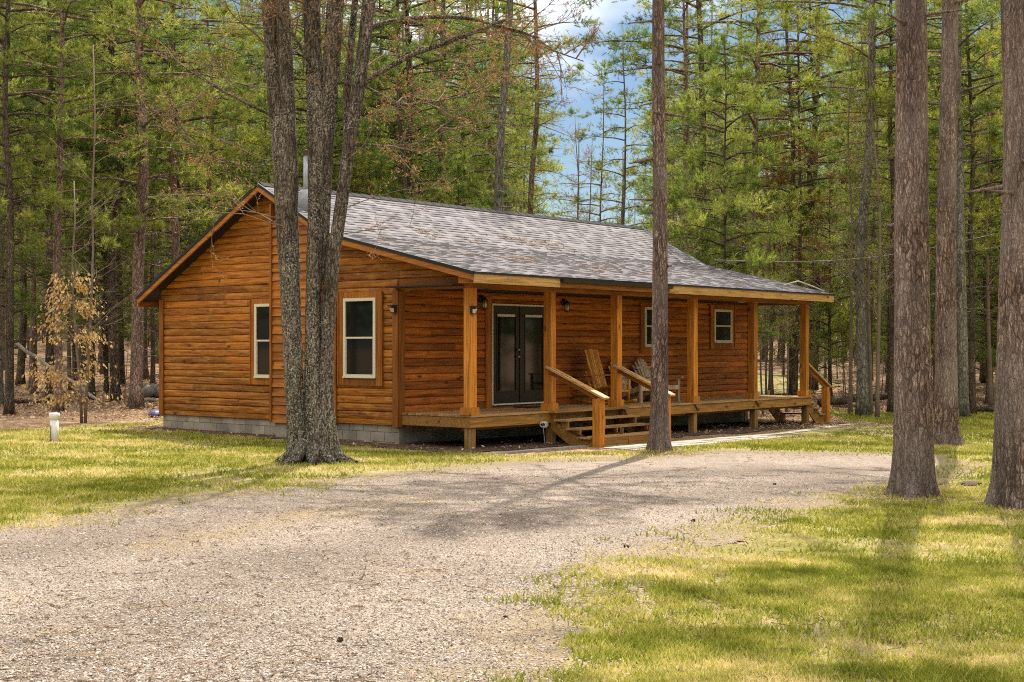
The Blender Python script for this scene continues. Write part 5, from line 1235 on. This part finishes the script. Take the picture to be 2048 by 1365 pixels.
# loose stones on the drive
n = 190000; u_ = RNG.random(n); y = 7.6 + 15 * u_ ** 1.9; x = RNG.uniform(-1, 1, n) * y * .38
din = np.where(inside(DRIVE, x, y), 1, -1) * edge_dist(DRIVE, x, y) + (fbm(x * 1.3, y * 1.3, 410, 3) - .5) * .8
k = RNG.random(len(x)) < np.clip(din / 1.3 + .40, 0, 1); x, y = x[k], y[k]; n = len(x); z = gz(x, y) + .004
s = RNG.lognormal(-5.0, .36, n).clip(.004, .016); q = RNG.uniform(.6, 1.25, (n, 3)) * s[:, None]; q[:, 2] *= .65; a = RNG.uniform(0, 6.28, n)
oc = np.array([(1, 0, 0), (0, 1, 0), (-1, 0, 0), (0, -1, 0), (.2, .1, 1), (0, 0, -.5)], float)
vv = oc[None] * q[:, None] + RNG.normal(0, .18, (n, 6, 3)) * s[:, None, None]; ca, sa = np.cos(a)[:, None], np.sin(a)[:, None]
v = np.stack([vv[..., 0] * ca - vv[..., 1] * sa + x[:, None], vv[..., 0] * sa + vv[..., 1] * ca + y[:, None], vv[..., 2] + z[:, None]], -1).reshape(-1, 3)
f = np.array([(0, 1, 4), (1, 2, 4), (2, 3, 4), (3, 0, 4)]); tr = (np.arange(n)[:, None, None] * 6 + f[None]).reshape(-1, 3)
N_ = NT('loose_stone'); N_.pbsdf(N_.ramp(N_.attr(), [(0, (.085, .068, .054)), (.3, (.22, .175, .142)), (.7, (.34, .277, .228)), (1, (.48, .41, .355))]), .9, None, .15)
mb = MB(); mb.add(v, None, tr, np.repeat(RNG.random(n), 4)); o = mb.build('loose_gravel', N_.m); o['kind'] = 'stuff'; o['label'] = 'pale loose gravel stones on the driveway'
# dead leaves on the forest floor and along its edge
n = 60000; y = RNG.uniform(35, 62, n); x = RNG.uniform(-1, 1, n) * y * .42; k = ok(0, 0); lx, ly = cl(x, y); inl = in_lawn(x, y); inh = (lx > -.3) & (lx < L + .2) & (ly > -.1) & (ly < WD)
k = (~inh) & (RNG.random(n) < np.where(inl, .03, 1)); k &= ~((y < 43) & (x > 8) & inl); x, y = x[k], y[k]
x2 = RNG.uniform(-9, 9, 6000); y2 = RNG.uniform(24, 40, 6000); k2 = mulch_mask(x2, y2); x = np.concatenate([x, x2[k2]]); y = np.concatenate([y, y2[k2]]); n = len(x)
a = RNG.uniform(0, 6.28, n); l = RNG.uniform(.03, .075, n); l[y < 41] *= .6
d = np.stack([np.cos(a), np.sin(a), RNG.normal(.1, .35, n)], -1) * l[:, None]; sd = np.stack([-np.sin(a), np.cos(a), RNG.normal(0, .4, n)], -1) * (l * .5)[:, None]
p = np.stack([x, y, gz(x, y) + RNG.uniform(.01, .05, n)], -1); v = np.stack([p - d, p + sd, p + d, p - sd], 1).reshape(-1, 3)
mb = MB(); mb.add(v, np.arange(4 * n).reshape(-1, 4), tone=RNG.random(n)); o = mb.build('leaf_litter', B['litter_leaf']); o['kind'] = 'stuff'; o['label'] = 'dry brown leaves on the forest floor and mulch'
# needles, twigs and bits strewn over drive and lawn
n = 6500; y = 7.8 + 26 * RNG.random(n) ** 1.4; x = RNG.uniform(-1, 1, n) * y * .39
lx, ly = cl(x, y); dens = fbm(x * .5, y * .5, 311, 3); k = (RNG.random(n) < np.clip((dens - .38) * 4, .08, 1)) & ~((lx > -.4) & (ly > -2.6)); x, y = x[k], y[k]
for bx, by in ((4.2, 0), (5.21, 18.33), (8.55, 27.86), (6.2, 17.1), (2.76, 26.39), (-3.39, 23.88)):
    if by: rr_ = .25 + RNG.exponential(.35, 420); aa = RNG.uniform(0, 6.28, 420); x = np.concatenate([x, bx + rr_ * np.cos(aa)]); y = np.concatenate([y, by + rr_ * np.sin(aa)])
n = len(x)
a = RNG.uniform(0, 6.28, n); l = RNG.lognormal(-3.3, .55, n).clip(.015, .16); w = RNG.uniform(.0018, .0045, n) * (1 + y * .02)
d = np.stack([np.cos(a), np.sin(a), RNG.normal(0, .06, n)], -1) * l[:, None]; sd = np.stack([-np.sin(a), np.cos(a), 0 * a], -1) * w[:, None]; up_ = np.array([0, 0, 1.]) * w[:, None]
p = np.stack([x, y, gz(x, y) + .012], -1); v = np.stack([p - d - sd, p - d + sd, p + d + sd, p + d - sd, p - d + up_, p + d + up_], 1).reshape(-1, 3)
f = np.array([(0, 4, 5, 3), (1, 2, 5, 4)]); mb = MB(); mb.add(v, (np.arange(n)[:, None, None] * 6 + f[None]).reshape(-1, 4), tone=np.repeat(RNG.random(n), 2))
N_ = NT('twig_bits'); N_.pbsdf(N_.ramp(N_.attr(), [(0, (.045, .030, .020)), (.5, (.14, .09, .05)), (1, (.28, .19, .11))]), .9, None, .1); o = mb.build('strewn_twigs', N_.m); o['kind'] = 'stuff'; o['label'] = 'brown needles and twigs strewn over gravel and lawn'
